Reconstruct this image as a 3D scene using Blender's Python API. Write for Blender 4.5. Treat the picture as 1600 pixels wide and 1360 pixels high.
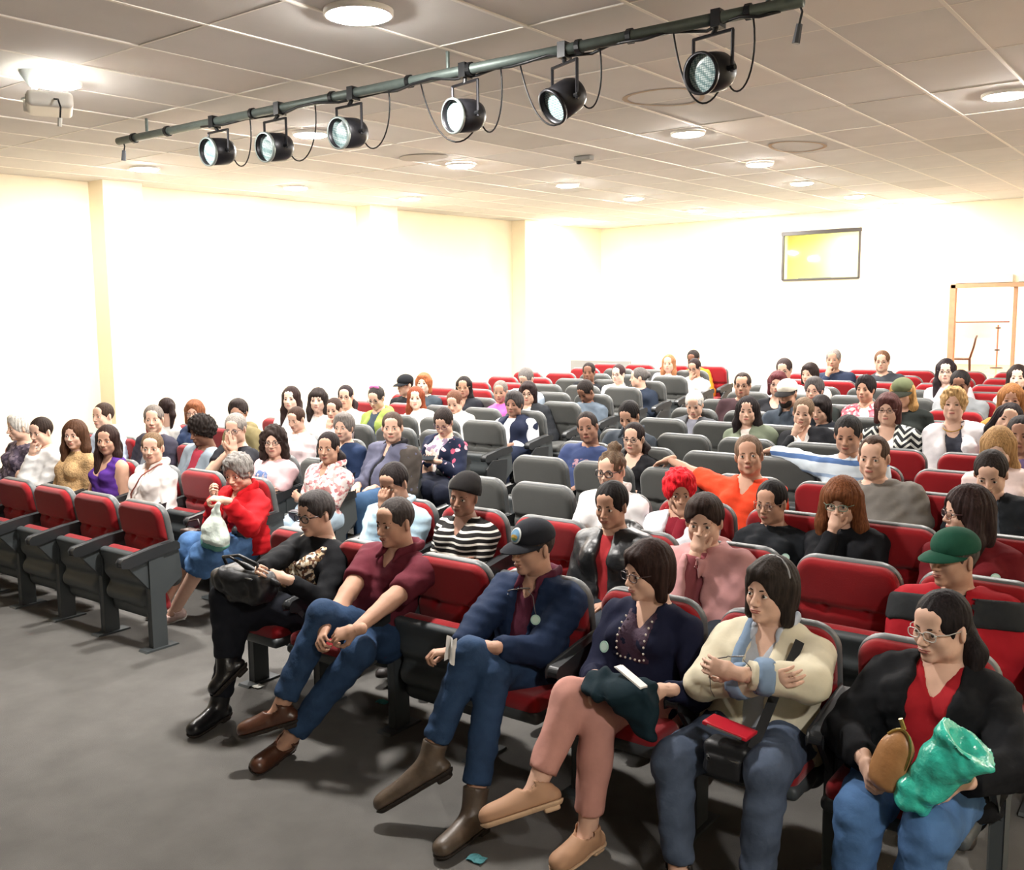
import bpy, math, random
import numpy as np
from mathutils import Matrix, Vector
random.seed(7)
R = math.radians
S = bpy.context.scene
COL = S.collection
for o in list(bpy.data.objects):
    bpy.data.objects.remove(o)

# ---------------------------------------------------------------- camera
CAMH = 2.05
YAW, PITCH, ROLL, FPX = R(-36.578), R(-6.783), R(-.56), 1500.0
def _basis():
    fw = np.array([math.sin(YAW)*math.cos(PITCH), math.cos(YAW)*math.cos(PITCH), math.sin(PITCH)])
    r = np.array([math.cos(YAW), -math.sin(YAW), 0.]); u = np.cross(r, fw)
    return math.cos(ROLL)*r+math.sin(ROLL)*u, -math.sin(ROLL)*r+math.cos(ROLL)*u, fw
CR, CU, CF = _basis()
EYE = np.array([0, 0, CAMH])
cam_d = bpy.data.cameras.new('camera'); cam = bpy.data.objects.new('camera', cam_d); COL.objects.link(cam)
cam_d.sensor_fit = 'HORIZONTAL'; cam_d.sensor_width = 36.0; cam_d.lens = FPX/1600*36.0
cam_d.clip_start = .05; cam_d.clip_end = 100
m = Matrix.Identity(4)
for i in range(3):
    m[i][0], m[i][1], m[i][2], m[i][3] = CR[i], CU[i], -CF[i], EYE[i]
cam.matrix_world = m
S.camera = cam

# ---------------------------------------------------------------- world, exposure
w = bpy.data.worlds.new('world'); S.world = w; w.use_nodes = True
w.node_tree.nodes['Background'].inputs[0].default_value = (1, .95, .88, 1)
w.node_tree.nodes['Background'].inputs[1].default_value = .05
S.view_settings.view_transform = 'Standard'
S.view_settings.look = 'None'
S.view_settings.gamma = 1.0
S.view_settings.use_curve_mapping = False
S.view_settings.exposure = 2.75
LAMP_POWER = 1.0
S.cycles.max_bounces = 7; S.cycles.diffuse_bounces = 5; S.cycles.glossy_bounces = 2; S.cycles.transparent_max_bounces = 6; S.cycles.caustics_reflective = False; S.cycles.caustics_refractive = False

# ---------------------------------------------------------------- pixel -> place helpers (distance always from the surface or row touched)
def ray(x, y): return CF+CR*(x-800)/FPX-CU*(y-680)/FPX
def at_y(x, y, Y):
    d = ray(x, y); return EYE+d*(Y/d[1])
def at_z(x, y, z):
    d = ray(x, y); return EYE+d*((z-CAMH)/d[2])
def on_plane(x, y, n, c):
    d = ray(x, y); n = np.array(n, float); return EYE+d*((c-n@EYE)/(n@d))
CEIL_H, CEIL_S = 1.52, .0216
def ceil_z(Y): return CAMH+CEIL_H+CEIL_S*Y
def on_ceil(x, y): return on_plane(x, y, (0, -CEIL_S, 1), CAMH+CEIL_H)
Y0, Y1, FS = 3.5, 12.6, .06
def floor_z(Y): return FS*(min(max(Y, Y0), Y1)-Y0)
BACK_Y = 17.71

# ---------------------------------------------------------------- materials
MATS = {}
def lin(c):
    if isinstance(c, str):
        c = c.lstrip('#'); c = [int(c[i:i+2], 16)/255 for i in (0, 2, 4)]
    return tuple(((v/12.92) if v <= .04045 else ((v+.055)/1.055)**2.4) for v in c[:3])+(1.,)
def mat(name, col, rough=.6, bump=0, bscale=60, var=0, vscale=8, metal=0, spec=.5, emit=None, alpha=None, trans=0, sheen=0):
    if name in MATS: return MATS[name]
    m = bpy.data.materials.new(name); MATS[name] = m; m.use_nodes = True
    nt = m.node_tree; b = nt.nodes['Principled BSDF']; c = lin(col)
    b.inputs['Base Color'].default_value = c; b.inputs['Roughness'].default_value = rough
    b.inputs['Metallic'].default_value = metal; b.inputs['Specular IOR Level'].default_value = spec
    if trans: b.inputs['Transmission Weight'].default_value = trans
    if sheen: b.inputs['Sheen Weight'].default_value = sheen
    if emit:
        b.inputs['Emission Color'].default_value = lin(emit[0]); b.inputs['Emission Strength'].default_value = emit[1]
    tc = None
    if bump or var:
        tc = nt.nodes.new('ShaderNodeTexCoord')
    if var:
        n = nt.nodes.new('ShaderNodeTexNoise'); n.inputs['Scale'].default_value = vscale; n.inputs['Detail'].default_value = 4
        nt.links.new(tc.outputs['Object'], n.inputs['Vector'])
        rp = nt.nodes.new('ShaderNodeValToRGB'); nt.links.new(n.outputs[0], rp.inputs[0])
        rp.color_ramp.elements[0].position = .3; rp.color_ramp.elements[1].position = .7
        rp.color_ramp.elements[0].color = tuple(v*(1-var) for v in c[:3])+(1,)
        rp.color_ramp.elements[1].color = tuple(min(1, v*(1+var)) for v in c[:3])+(1,)
        nt.links.new(rp.outputs[0], b.inputs['Base Color'])
    if bump:
        n = nt.nodes.new('ShaderNodeTexNoise'); n.inputs['Scale'].default_value = bscale; n.inputs['Detail'].default_value = 3
        nt.links.new(tc.outputs['Object'], n.inputs['Vector'])
        bp = nt.nodes.new('ShaderNodeBump'); bp.inputs['Strength'].default_value = bump; bp.inputs['Distance'].default_value = .01
        nt.links.new(n.outputs[0], bp.inputs['Height']); nt.links.new(bp.outputs[0], b.inputs['Normal'])
    return m
def cloth(col, rough=.85): return mat('cloth_'+col, col, rough, bump=.18, bscale=22, var=.07, vscale=14, spec=.15)
def hairm(col): 
    key = 'hair_'+col
    if key in MATS: return MATS[key]
    m = mat(key, col, .62, spec=.12)
    nt = m.node_tree; b = nt.nodes['Principled BSDF']; c = lin(col)
    tc = nt.nodes.new('ShaderNodeTexCoord'); mp = nt.nodes.new('ShaderNodeMapping'); mp.inputs['Scale'].default_value = (160, 160, 14)
    n = nt.nodes.new('ShaderNodeTexNoise'); n.inputs['Scale'].default_value = 1; n.inputs['Detail'].default_value = 3
    nt.links.new(tc.outputs['Object'], mp.inputs[0]); nt.links.new(mp.outputs[0], n.inputs['Vector'])
    rp = nt.nodes.new('ShaderNodeValToRGB'); rp.color_ramp.elements[0].position = .32; rp.color_ramp.elements[1].position = .72
    rp.color_ramp.elements[0].color = tuple(v*.55 for v in c[:3])+(1,); rp.color_ramp.elements[1].color = tuple(min(1, v*1.35+.002) for v in c[:3])+(1,)
    bp = nt.nodes.new('ShaderNodeBump'); bp.inputs['Strength'].default_value = .45; bp.inputs['Distance'].default_value = .005
    nt.links.new(n.outputs[0], rp.inputs[0]); nt.links.new(rp.outputs[0], b.inputs['Base Color'])
    nt.links.new(n.outputs[0], bp.inputs['Height']); nt.links.new(bp.outputs[0], b.inputs['Normal'])
    return m
def stripe_mat(name, cols, axis=2, period=.04, warp=0., zig=0., offs=(.5,)):
    """repeating flat bands (knitted or woven pattern) along one object axis"""
    if name in MATS: return MATS[name]
    m = mat(name, cols[0], .85, spec=.2); nt = m.node_tree; b = nt.nodes['Principled BSDF']
    tc = nt.nodes.new('ShaderNodeTexCoord'); sp = nt.nodes.new('ShaderNodeSeparateXYZ')
    nt.links.new(tc.outputs['Object'], sp.inputs[0])
    def math_(op, a, bb=None):
        n = nt.nodes.new('ShaderNodeMath'); n.operation = op
        for i, v in enumerate((a, bb)):
            if v is None: continue
            if isinstance(v, (int, float)): n.inputs[i].default_value = v
            else: nt.links.new(v, n.inputs[i])
        return n.outputs[0]
    v = sp.outputs[axis]
    if zig:
        x = math_('PINGPONG', math_('ADD', sp.outputs[0], 5.), zig)
        v = math_('ADD', v, x)
    if warp:
        n = nt.nodes.new('ShaderNodeTexNoise'); n.inputs['Scale'].default_value = 6
        nt.links.new(tc.outputs['Object'], n.inputs['Vector'])
        v = math_('ADD', v, math_('MULTIPLY', n.outputs[0], warp))
    f = math_('FRACT', math_('DIVIDE', v, period))
    rp = nt.nodes.new('ShaderNodeValToRGB'); rp.color_ramp.interpolation = 'CONSTANT'
    e = rp.color_ramp.elements
    e[0].position = 0; e[0].color = lin(cols[0]); e[1].position = offs[0]; e[1].color = lin(cols[1])
    for o_, c_ in zip(offs[1:], cols[2:]):
        q = e.new(o_); q.color = lin(c_)
    nt.links.new(f, rp.inputs[0]); nt.links.new(rp.outputs[0], b.inputs['Base Color'])
    return m
def blotch_mat(name, cols, scale=30, rough=.8, pos=None):
    """printed pattern: constant-colour patches from a voronoi texture"""
    if name in MATS: return MATS[name]
    m = mat(name, cols[0], rough, spec=.2); nt = m.node_tree; b = nt.nodes['Principled BSDF']
    tc = nt.nodes.new('ShaderNodeTexCoord'); n = nt.nodes.new('ShaderNodeTexVoronoi'); n.inputs['Scale'].default_value = scale
    nt.links.new(tc.outputs['Object'], n.inputs['Vector'])
    rp = nt.nodes.new('ShaderNodeValToRGB'); rp.color_ramp.interpolation = 'CONSTANT'
    e = rp.color_ramp.elements; k = len(cols); pos = pos or [i/k for i in range(k)]
    e[0].position = 0; e[0].color = lin(cols[0]); e[1].position = pos[1]; e[1].color = lin(cols[1])
    for i in range(2, k):
        q = e.new(pos[i]); q.color = lin(cols[i])
    sp = nt.nodes.new('ShaderNodeSeparateColor'); nt.links.new(n.outputs['Color'], sp.inputs[0])
    nt.links.new(sp.outputs[0], rp.inputs[0]); nt.links.new(rp.outputs[0], b.inputs['Base Color'])
    return m

# ---------------------------------------------------------------- object helpers
def mesh_from(name, V, F, mi=None, smooth=True):
    """V (n,3), F list/array of quads or tris (arrays), fast build"""
    me = bpy.data.meshes.new(name)
    V = np.asarray(V, np.float32)
    if isinstance(F, np.ndarray): groups = [F]
    else: groups = [np.asarray(f) for f in F if len(f)]
    nl = sum(g.size for g in groups); nf = sum(len(g) for g in groups)
    me.vertices.add(len(V)); me.vertices.foreach_set('co', V.ravel())
    me.loops.add(nl); me.loops.foreach_set('vertex_index', np.concatenate([g.ravel() for g in groups]).astype(np.int32))
    me.polygons.add(nf)
    tot = np.concatenate([np.full(len(g), g.shape[1]) for g in groups]).astype(np.int32)
    st = np.concatenate([[0], np.cumsum(tot)[:-1]]).astype(np.int32)
    me.polygons.foreach_set('loop_start', st); me.polygons.foreach_set('loop_total', tot)
    if mi is not None: me.polygons.foreach_set('material_index', np.asarray(mi, np.int32))
    me.polygons.foreach_set('use_smooth', np.full(nf, bool(smooth)))
    me.update(calc_edges=True); me.validate()
    return me
def link(name, me, parent=None, loc=None, mats=None):
    o = bpy.data.objects.new(name, me); COL.objects.link(o)
    if parent: o.parent = parent
    if loc is not None: o.location = tuple(float(v) for v in loc)
    if mats is not None and me is not None:
        mats = mats if isinstance(mats, (list, tuple)) else [mats]
        while len(me.materials) < len(mats): me.materials.append(None)
        for i, mm in enumerate(mats):
            if me.users <= 1 and me.materials[i] is None: me.materials[i] = mm
            else:
                o.material_slots[i].link = 'OBJECT'; o.material_slots[i].material = mm
    return o
def tag(o, label=None, cat=None, group=None, kind=None):
    if label: o['label'] = label
    if cat: o['category'] = cat
    if group: o['group'] = group
    if kind: o['kind'] = kind
    return o
def empty(name, loc, label=None, cat=None, group=None, rz=0):
    o = bpy.data.objects.new(name, None); COL.objects.link(o); o.location = tuple(float(v) for v in loc); o.rotation_euler.z = rz
    o.empty_display_size = .1
    return tag(o, label, cat, group)
class MB:
    """collects simple polygon shapes into one mesh"""
    def __init__(s): s.v = []; s.f = []; s.m = []
    def add(s, V, F, mi=0):
        b = len(s.v); s.v += [tuple(float(c) for c in p) for p in V]
        for f in F: s.f.append(tuple(b+i for i in f)); s.m.append(mi)
        return s
    def box(s, c, d, mi=0, rot=None):
        V = [np.array([x*d[0]/2, y*d[1]/2, z*d[2]/2]) for x in (-1, 1) for y in (-1, 1) for z in (-1, 1)]
        if rot is not None: V = [np.array(rot) @ v for v in V]
        return s.add([v+np.array(c) for v in V], [(0, 1, 3, 2), (4, 6, 7, 5), (0, 4, 5, 1), (2, 3, 7, 6), (0, 2, 6, 4), (1, 5, 7, 3)], mi)
    def prism(s, poly, axis, a, b, mi=0):
        """extrude a 2D polygon along an axis from a to b"""
        n = len(poly)
        def p(q, t):
            return {0: (t, q[0], q[1]), 1: (q[0], t, q[1]), 2: (q[0], q[1], t)}[axis]
        V = [p(q, a) for q in poly]+[p(q, b) for q in poly]
        return s.add(V, [tuple(range(n)), tuple(range(2*n-1, n-1, -1))]+[(i, (i+1) % n, n+(i+1) % n, n+i) for i in range(n)], mi)
    def tube(s, pts, r, n=8, mi=0, cap=True):
        pts = [np.array(p, float) for p in pts]; rs = r if hasattr(r, '__len__') else [r]*len(pts)
        V = []; up = None
        for i, p in enumerate(pts):
            t = pts[min(i+1, len(pts)-1)]-pts[max(i-1, 0)]; t = t/(np.linalg.norm(t)+1e-9)
            if up is None:
                up = np.array([0, 0, 1.]) if abs(t[2]) < .9 else np.array([1., 0, 0])
            a = np.cross(up, t); a /= np.linalg.norm(a)+1e-9; bb = np.cross(t, a); up = bb
            for k in range(n):
                th = 2*math.pi*k/n; V.append(p+rs[i]*(a*math.cos(th)+bb*math.sin(th)))
        F = []
        for i in range(len(pts)-1):
            for k in range(n): F.append((i*n+k, i*n+(k+1) % n, (i+1)*n+(k+1) % n, (i+1)*n+k))
        if cap: F += [tuple(range(n-1, -1, -1)), tuple((len(pts)-1)*n+k for k in range(n))]
        return s.add(V, F, mi)
    def lathe(s, prof, c=(0, 0, 0), n=24, rot=None, mi=0):
        """prof list of (r, z); axis z then rot"""
        V = []; F = []
        for (r, z) in prof:
            for k in range(n):
                th = 2*math.pi*k/n; v = np.array([r*math.cos(th), r*math.sin(th), z])
                if rot is not None: v = np.array(rot) @ v
                V.append(v+np.array(c))
        for i in range(len(prof)-1):
            for k in range(n): F.append((i*n+k, i*n+(k+1) % n, (i+1)*n+(k+1) % n, (i+1)*n+k))
        return s.add(V, F, mi)
    def grid(s, fn, nu, nv, mi=0):
        V = [fn(i/nu, j/nv) for i in range(nu+1) for j in range(nv+1)]
        return s.add(V, [(i*(nv+1)+j, (i+1)*(nv+1)+j, (i+1)*(nv+1)+j+1, i*(nv+1)+j+1) for i in range(nu) for j in range(nv)], mi)
    def mesh(s, name, smooth=False, bevel=0):
        me = bpy.data.meshes.new(name); me.from_pydata(s.v, [], s.f); me.update()
        me.polygons.foreach_set('material_index', s.m)
        if bevel:
            import bmesh
            bm = bmesh.new(); bm.from_mesh(me)
            bmesh.ops.bevel(bm, geom=[e for e in bm.edges if len(e.link_faces) == 2 and e.calc_face_angle(0) > .5], offset=bevel, segments=2, affect='EDGES', profile=.5)
            bm.to_mesh(me); bm.free(); smooth = smooth
        if smooth:
            me.polygons.foreach_set('use_smooth', [True]*len(me.polygons))
        return me
    def obj(s, name, mats, parent=None, loc=None, smooth=False, bevel=0):
        return link(name, s.mesh(name, smooth, bevel), parent, loc, mats)

# ---------------------------------------------------------------- signed-distance modelling: smooth unions meshed with surface nets
class SDF:
    def __init__(s, lo, hi, h):
        s.h = h; s.lo = np.array(lo, float)-3*h; n = np.ceil((np.array(hi)-s.lo)/h).astype(int)+4
        s.n = n; s.V = np.full(n, 1.0, np.float32)
        s.ax = [s.lo[i]+h*np.arange(n[i]) for i in range(3)]
    def win(s, lo, hi):
        a = [max(0, int((lo[i]-s.lo[i])/s.h)) for i in range(3)]; b = [min(s.n[i], int((hi[i]-s.lo[i])/s.h)+2) for i in range(3)]
        sl = tuple(slice(a[i], max(a[i], b[i])) for i in range(3))
        X = s.ax[0][sl[0]][:, None, None]; Y = s.ax[1][sl[1]][None, :, None]; Z = s.ax[2][sl[2]][None, None, :]
        return sl, X, Y, Z
    def comb(s, sl, d, k, op='u'):
        v = s.V[sl]
        if v.size == 0: return
        if op == 'u':
            if k > 0:
                hh = np.clip(.5+.5*(v-d)/k, 0, 1); s.V[sl] = v+(d-v)*hh-k*hh*(1-hh)
            else: s.V[sl] = np.minimum(v, d)
        else:
            d = -d
            if k > 0:
                hh = np.clip(.5-.5*(v-d)/k, 0, 1); s.V[sl] = v+(d-v)*hh+k*hh*(1-hh)
            else: s.V[sl] = np.maximum(v, d)
    def cap(s, a, b, ra, rb=None, k=.02, wax=None, wf=1., op='u', inf=0., cut=None, cut0=False):
        """tapered capsule; wax/wf: widened by wf along unit vector wax; cut: flat end at fraction cut"""
        a = np.array(a, float); b = np.array(b, float); rb = ra if rb is None else rb
        ra += inf; rb += inf
        mr = max(ra, rb)*max(1, wf)+k+.03
        sl, X, Y, Z = s.win(np.minimum(a, b)-mr, np.maximum(a, b)+mr)
        d0, d1, d2 = X-a[0], Y-a[1], Z-a[2]; ab = b-a; L2 = max(ab@ab, 1e-9)
        if wax is not None:
            wx = np.array(wax, float); wx = wx/np.linalg.norm(wx); q = (1/wf-1)
            # squash space along wax
            dw = d0*wx[0]+d1*wx[1]+d2*wx[2]
            d0, d1, d2 = d0+dw*q*wx[0], d1+dw*q*wx[1], d2+dw*q*wx[2]
            ab = ab+wx*(ab@wx)*q; L2 = max(ab@ab, 1e-9)
        tt = (d0*ab[0]+d1*ab[1]+d2*ab[2])/L2; t = np.clip(tt, 0, 1)
        d = np.sqrt((d0-ab[0]*t)**2+(d1-ab[1]*t)**2+(d2-ab[2]*t)**2)-(ra+(rb-ra)*t)
        if cut is not None: d = np.maximum(d, (tt-cut)*math.sqrt(L2))
        if cut0: d = np.maximum(d, -tt*math.sqrt(L2))
        s.comb(sl, d.astype(np.float32), k, op)
    def ell(s, c, r, k=.02, op='u', rot=None, inf=0., zmin=None, zmax=None):
        c = np.array(c, float); r = np.array(r, float)+inf; mr = r.max()+k+.03
        sl, X, Y, Z = s.win(c-mr, c+mr); d0, d1, d2 = X-c[0], Y-c[1], Z-c[2]
        if rot is not None:
            M = np.array(rot).T
            d0, d1, d2 = [M[i][0]*d0+M[i][1]*d1+M[i][2]*d2 for i in range(3)]
        q = np.sqrt((d0/r[0])**2+(d1/r[1])**2+(d2/r[2])**2); g = np.sqrt((d0/r[0]**2)**2+(d1/r[1]**2)**2+(d2/r[2]**2)**2)
        d = np.where(g > 1e-6, q*(q-1)/np.maximum(g, 1e-6), -r.min())
        if zmin is not None: d = np.maximum(d, zmin-Z)
        if zmax is not None: d = np.maximum(d, Z-zmax)
        s.comb(sl, d.astype(np.float32), k, op)
    def box(s, c, d, r=.01, k=.0, op='u', rot=None):
        c = np.array(c, float); hd = np.array(d, float)/2-r; mr = np.linalg.norm(hd)+r+k+.03
        sl, X, Y, Z = s.win(c-mr, c+mr); e = [X-c[0], Y-c[1], Z-c[2]]
        if rot is not None:
            M = np.array(rot).T; e = [M[i][0]*e[0]+M[i][1]*e[1]+M[i][2]*e[2] for i in range(3)]
        q = [np.abs(e[i])-hd[i] for i in range(3)]
        dd = np.sqrt(np.maximum(q[0], 0)**2+np.maximum(q[1], 0)**2+np.maximum(q[2], 0)**2)+np.minimum(np.maximum(np.maximum(q[0], q[1]), q[2]), 0)-r
        s.comb(sl, dd.astype(np.float32), k, op)
    def half(s, n, c):
        """keep the side n.p < c"""
        X = s.ax[0][:, None, None]; Y = s.ax[1][None, :, None]; Z = s.ax[2][None, None, :]
        s.V = np.maximum(s.V, (n[0]*X+n[1]*Y+n[2]*Z-c).astype(np.float32))
    def mesh(s, smooth=1):
        V = s.V; h = s.h; ins = V < 0
        c = np.zeros(np.array(V.shape)-1, np.int8)
        for i in (0, 1):
            for j in (0, 1):
                for k in (0, 1): c += ins[i:V.shape[0]-1+i, j:V.shape[1]-1+j, k:V.shape[2]-1+k]
        act = (c > 0) & (c < 8); I = np.argwhere(act)
        if len(I) == 0: return np.zeros((0, 3)), np.zeros((0, 4), int)
        idx = np.full(act.shape, -1, np.int32); idx[act] = np.arange(len(I))
        cor = np.array([(i, j, k) for i in (0, 1) for j in (0, 1) for k in (0, 1)])
        val = np.stack([V[I[:, 0]+q[0], I[:, 1]+q[1], I[:, 2]+q[2]] for q in cor], 1)
        P = np.zeros((len(I), 3)); N = np.zeros(len(I))
        for a in range(8):
            for b in range(a+1, 8):
                if np.abs(cor[a]-cor[b]).sum() != 1: continue
                va, vb = val[:, a], val[:, b]; m_ = (va < 0) != (vb < 0)
                t = np.where(m_, va/np.where(m_, va-vb, 1), 0)[:, None]
                P += np.where(m_[:, None], cor[a]+(cor[b]-cor[a])*t, 0); N += m_
        P = s.lo+h*(I+P/N[:, None])
        F = []
        for ax in range(3):
            u, v = [(1, 2), (2, 0), (0, 1)][ax]
            sh = list(V.shape); s0 = [slice(None)]*3; s1 = [slice(None)]*3
            s0[ax] = slice(0, sh[ax]-1); s1[ax] = slice(1, sh[ax])
            A = ins[tuple(s0)]; B = ins[tuple(s1)]
            E = np.argwhere(A != B); E = E[(E[:, u] > 0) & (E[:, v] > 0) & (E[:, u] < sh[u]-1) & (E[:, v] < sh[v]-1)]
            if not len(E): continue
            flip = A[E[:, 0], E[:, 1], E[:, 2]]
            def g(du, dv):
                q = E.copy(); q[:, u] -= du; q[:, v] -= dv; return idx[q[:, 0], q[:, 1], q[:, 2]]
            Q = np.stack([g(1, 1), g(0, 1), g(0, 0), g(1, 0)], 1)
            Q = np.where(flip[:, None], Q, Q[:, ::-1]); F.append(Q)
        F = np.concatenate(F)
        for _ in range(smooth):
            i0 = F.ravel(); i1 = np.roll(F, -1, 1).ravel(); n = len(P)
            cnt = np.bincount(i0, minlength=n)+np.bincount(i1, minlength=n)
            acc = np.stack([np.bincount(i0, P[i1, c], n)+np.bincount(i1, P[i0, c], n) for c in range(3)], 1)
            P = P*.5+acc/np.maximum(cnt, 1)[:, None]*.5
        return P, F
def rotm(axis, deg):
    return np.array(Matrix.Rotation(R(deg), 3, axis))
def unit(v):
    v = np.array(v, float); return v/(np.linalg.norm(v)+1e-9)
# ================================================================ people: templates
def head_sdf(h):
    g = SDF((-.1, -.13, -.2), (.1, .12, .13), h)
    g.ell((0, .012, .03), (.073, .092, .086), k=0)
    g.ell((0, -.026, -.034), (.059, .060, .080), k=.03)
    for s in (-1, 1):
        g.ell((s*.044, -.012, -.068), (.021, .034, .026), k=.03)
        g.ell((s*.035, -.060, -.028), (.025, .022, .026), k=.02)
    g.ell((0, -.066, -.098), (.024, .020, .018), k=.025)
    g.cap((-.036, -.077, .014), (.036, -.077, .014), .011, k=.018)
    g.ell((0, -.066, .05), (.05, .026, .036), k=.02)
    for s in (-1, 1):
        g.ell((s*.032, -.097, -.004), (.020, .017, .012), k=.012, op='s')
    g.cap((0, -.084, .008), (0, -.108, -.034), .0075, .0115, k=.010)
    for s in (-1, 1): g.ell((s*.0125, -.096, -.039), (.0085, .010, .0075), k=.006)
    g.ell((0, -.083, -.066), (.026, .014, .016), k=.012)
    for s in (-1, 1):
        g.ell((s*.077, .012, -.010), (.0085, .020, .031), k=.010, rot=rotm('Z', s*24))
    g.cap((0, .022, -.06), (0, .045, -.17), .056, .058, k=.035)
    return g.mesh(1)
def lips_sdf(h):
    g = SDF((-.04, -.11, -.09), (.04, -.06, -.05), h)
    g.ell((0, -.0885, -.0625), (.026, .0100, .0042), k=.002); g.ell((0, -.0880, -.0705), (.022, .0105, .0050), k=.001)
    return g.mesh(0)
def sphere_vf(c, r, nu=10, nv=8):
    V = [(c[0]+r*math.sin(math.pi*j/nv)*math.cos(2*math.pi*i/nu), c[1]+r*math.sin(math.pi*j/nv)*math.sin(2*math.pi*i/nu), c[2]+r*math.cos(math.pi*j/nv)) for j in range(nv+1) for i in range(nu)]
    F = [(j*nu+i, (j+1)*nu+i, (j+1)*nu+(i+1) % nu, j*nu+(i+1) % nu) for j in range(nv) for i in range(nu)]
    return np.array(V), np.array(F)
class Acc:
    def __init__(s): s.V = []; s.F = []; s.M = []; s.n = 0
    def add(s, V, F, mi=0):
        V = np.asarray(V, float); F = np.asarray(F)
        if not len(F): return
        s.V.append(V); s.F.append(F+s.n); s.M.append(np.full(len(F), mi)); s.n += len(V)
    def get(s): return np.concatenate(s.V), np.concatenate(s.F), np.concatenate(s.M)
_HT = {}
def head_template(h, eyes=True):
    """skin 0, eye white 1, iris 2, lips 3, brow 4"""
    key = (h, eyes)
    if key in _HT: return _HT[key]
    a = Acc(); a.add(*head_sdf(h), 0); a.add(*lips_sdf(.0035 if h < .006 else .005), 3)
    for s in (-1, 1):
        if eyes:
            a.add(*sphere_vf((s*.0315, -.0755, -.003), .0130), 1)
            V, F = sphere_vf((0, 0, 0), 1, 10, 6); V = V*np.array([.0062, .004, .0062])+np.array([s*.0315, -.0868, -.003]); a.add(V, F, 2)
            # upper and lower lids
            for up in (1, -1):
                t = MB(); t.tube([(s*(.0315+.0145*q), -.0862+.0105*q*q+.001, -.003+up*(.0075-.006*q*q)-(.0015 if up < 0 else 0)) for q in np.linspace(-1, 1, 7)], .0028, 6, cap=False)
                a.add(np.array(t.v), np.array(t.f), 0)
            t = MB(); t.tube([(s*(.0315+.0145*q), -.0882+.0105*q*q+.001, -.003+(.0078-.006*q*q)) for q in np.linspace(-1, 1, 7)], .0012, 5, cap=False)
            a.add(np.array(t.v), np.array(t.f), 4)
        else:
            V, F = sphere_vf((0, 0, 0), 1, 8, 6); V = V*np.array([.013, .006, .006])+np.array([s*.0315, -.0835, -.004]); a.add(V, F, 2)
        t = MB(); t.tube([(s*(.014+.037*q), -.0905+.020*q*q, .0155+.010*q*(1.2-q)) for q in np.linspace(0, 1, 6)], [.0020, .0031, .0031, .0029, .0023, .0012], 6)
        V = np.array(t.v); F4 = [f for f in t.f if len(f) == 4]; a.add(V, np.array(F4), 4)
    _HT[key] = a.get(); return _HT[key]
_HAND = {}
def hand_template(curl, h):
    """wrist at origin, fingers along +Y, palm faces -Z, thumb on +X"""
    key = (curl, h)
    if key in _HAND: return _HAND[key]
    g = SDF((-.07, -.05, -.12), (.11, .21, .05), h)
    g.cap((0, -.035, 0), (0, .015, 0), .024, .023, k=0, wax=(1, 0, 0), wf=1.2)
    g.cap((0, .025, -.002), (-.002, .078, -.002), .0155, .0145, k=.02, wax=(1, 0, 0), wf=2.35)
    bend = {'flat': (6, 8, 6), 'relax': (26, 34, 22), 'curl': (48, 62, 40), 'fist': (80, 88, 55)}[curl]
    for x, y, L, r in ((-.031, .080, .058, .0075), (-.0115, .090, .072, .0084), (.0095, .092, .077, .0088), (.030, .086, .068, .0086)):
        p = np.array([x, y, -.001]); a = 0.; sp = x*.9
        for q, (fr, bd) in enumerate(zip((.45, .31, .24), bend)):
            a += bd; d = np.array([math.sin(sp)*math.cos(R(a)), math.cos(sp)*math.cos(R(a)), -math.sin(R(a))]); e = p+d*L*fr
            g.cap(p, e, r*(1-.07*q), r*(1-.07*(q+1)), k=.004); p = e
    t = {'flat': [(.020, .018, -.004), (.050, .045, -.010), (.066, .072, -.014), (.074, .096, -.018)], 'relax': [(.018, .016, -.006), (.044, .045, -.020), (.052, .074, -.032), (.050, .097, -.042)],
         'curl': [(.018, .016, -.008), (.042, .043, -.026), (.040, .070, -.044), (.028, .088, -.054)], 'fist': [(.018, .016, -.008), (.042, .046, -.028), (.028, .068, -.046), (.006, .074, -.052)]}[curl]
    for q in range(3): g.cap(t[q], t[q+1], (.0165, .0115, .0098)[q], (.0115, .0098, .0078)[q], k=.006)
    _HAND[key] = g.mesh(1); return _HAND[key]

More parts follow.
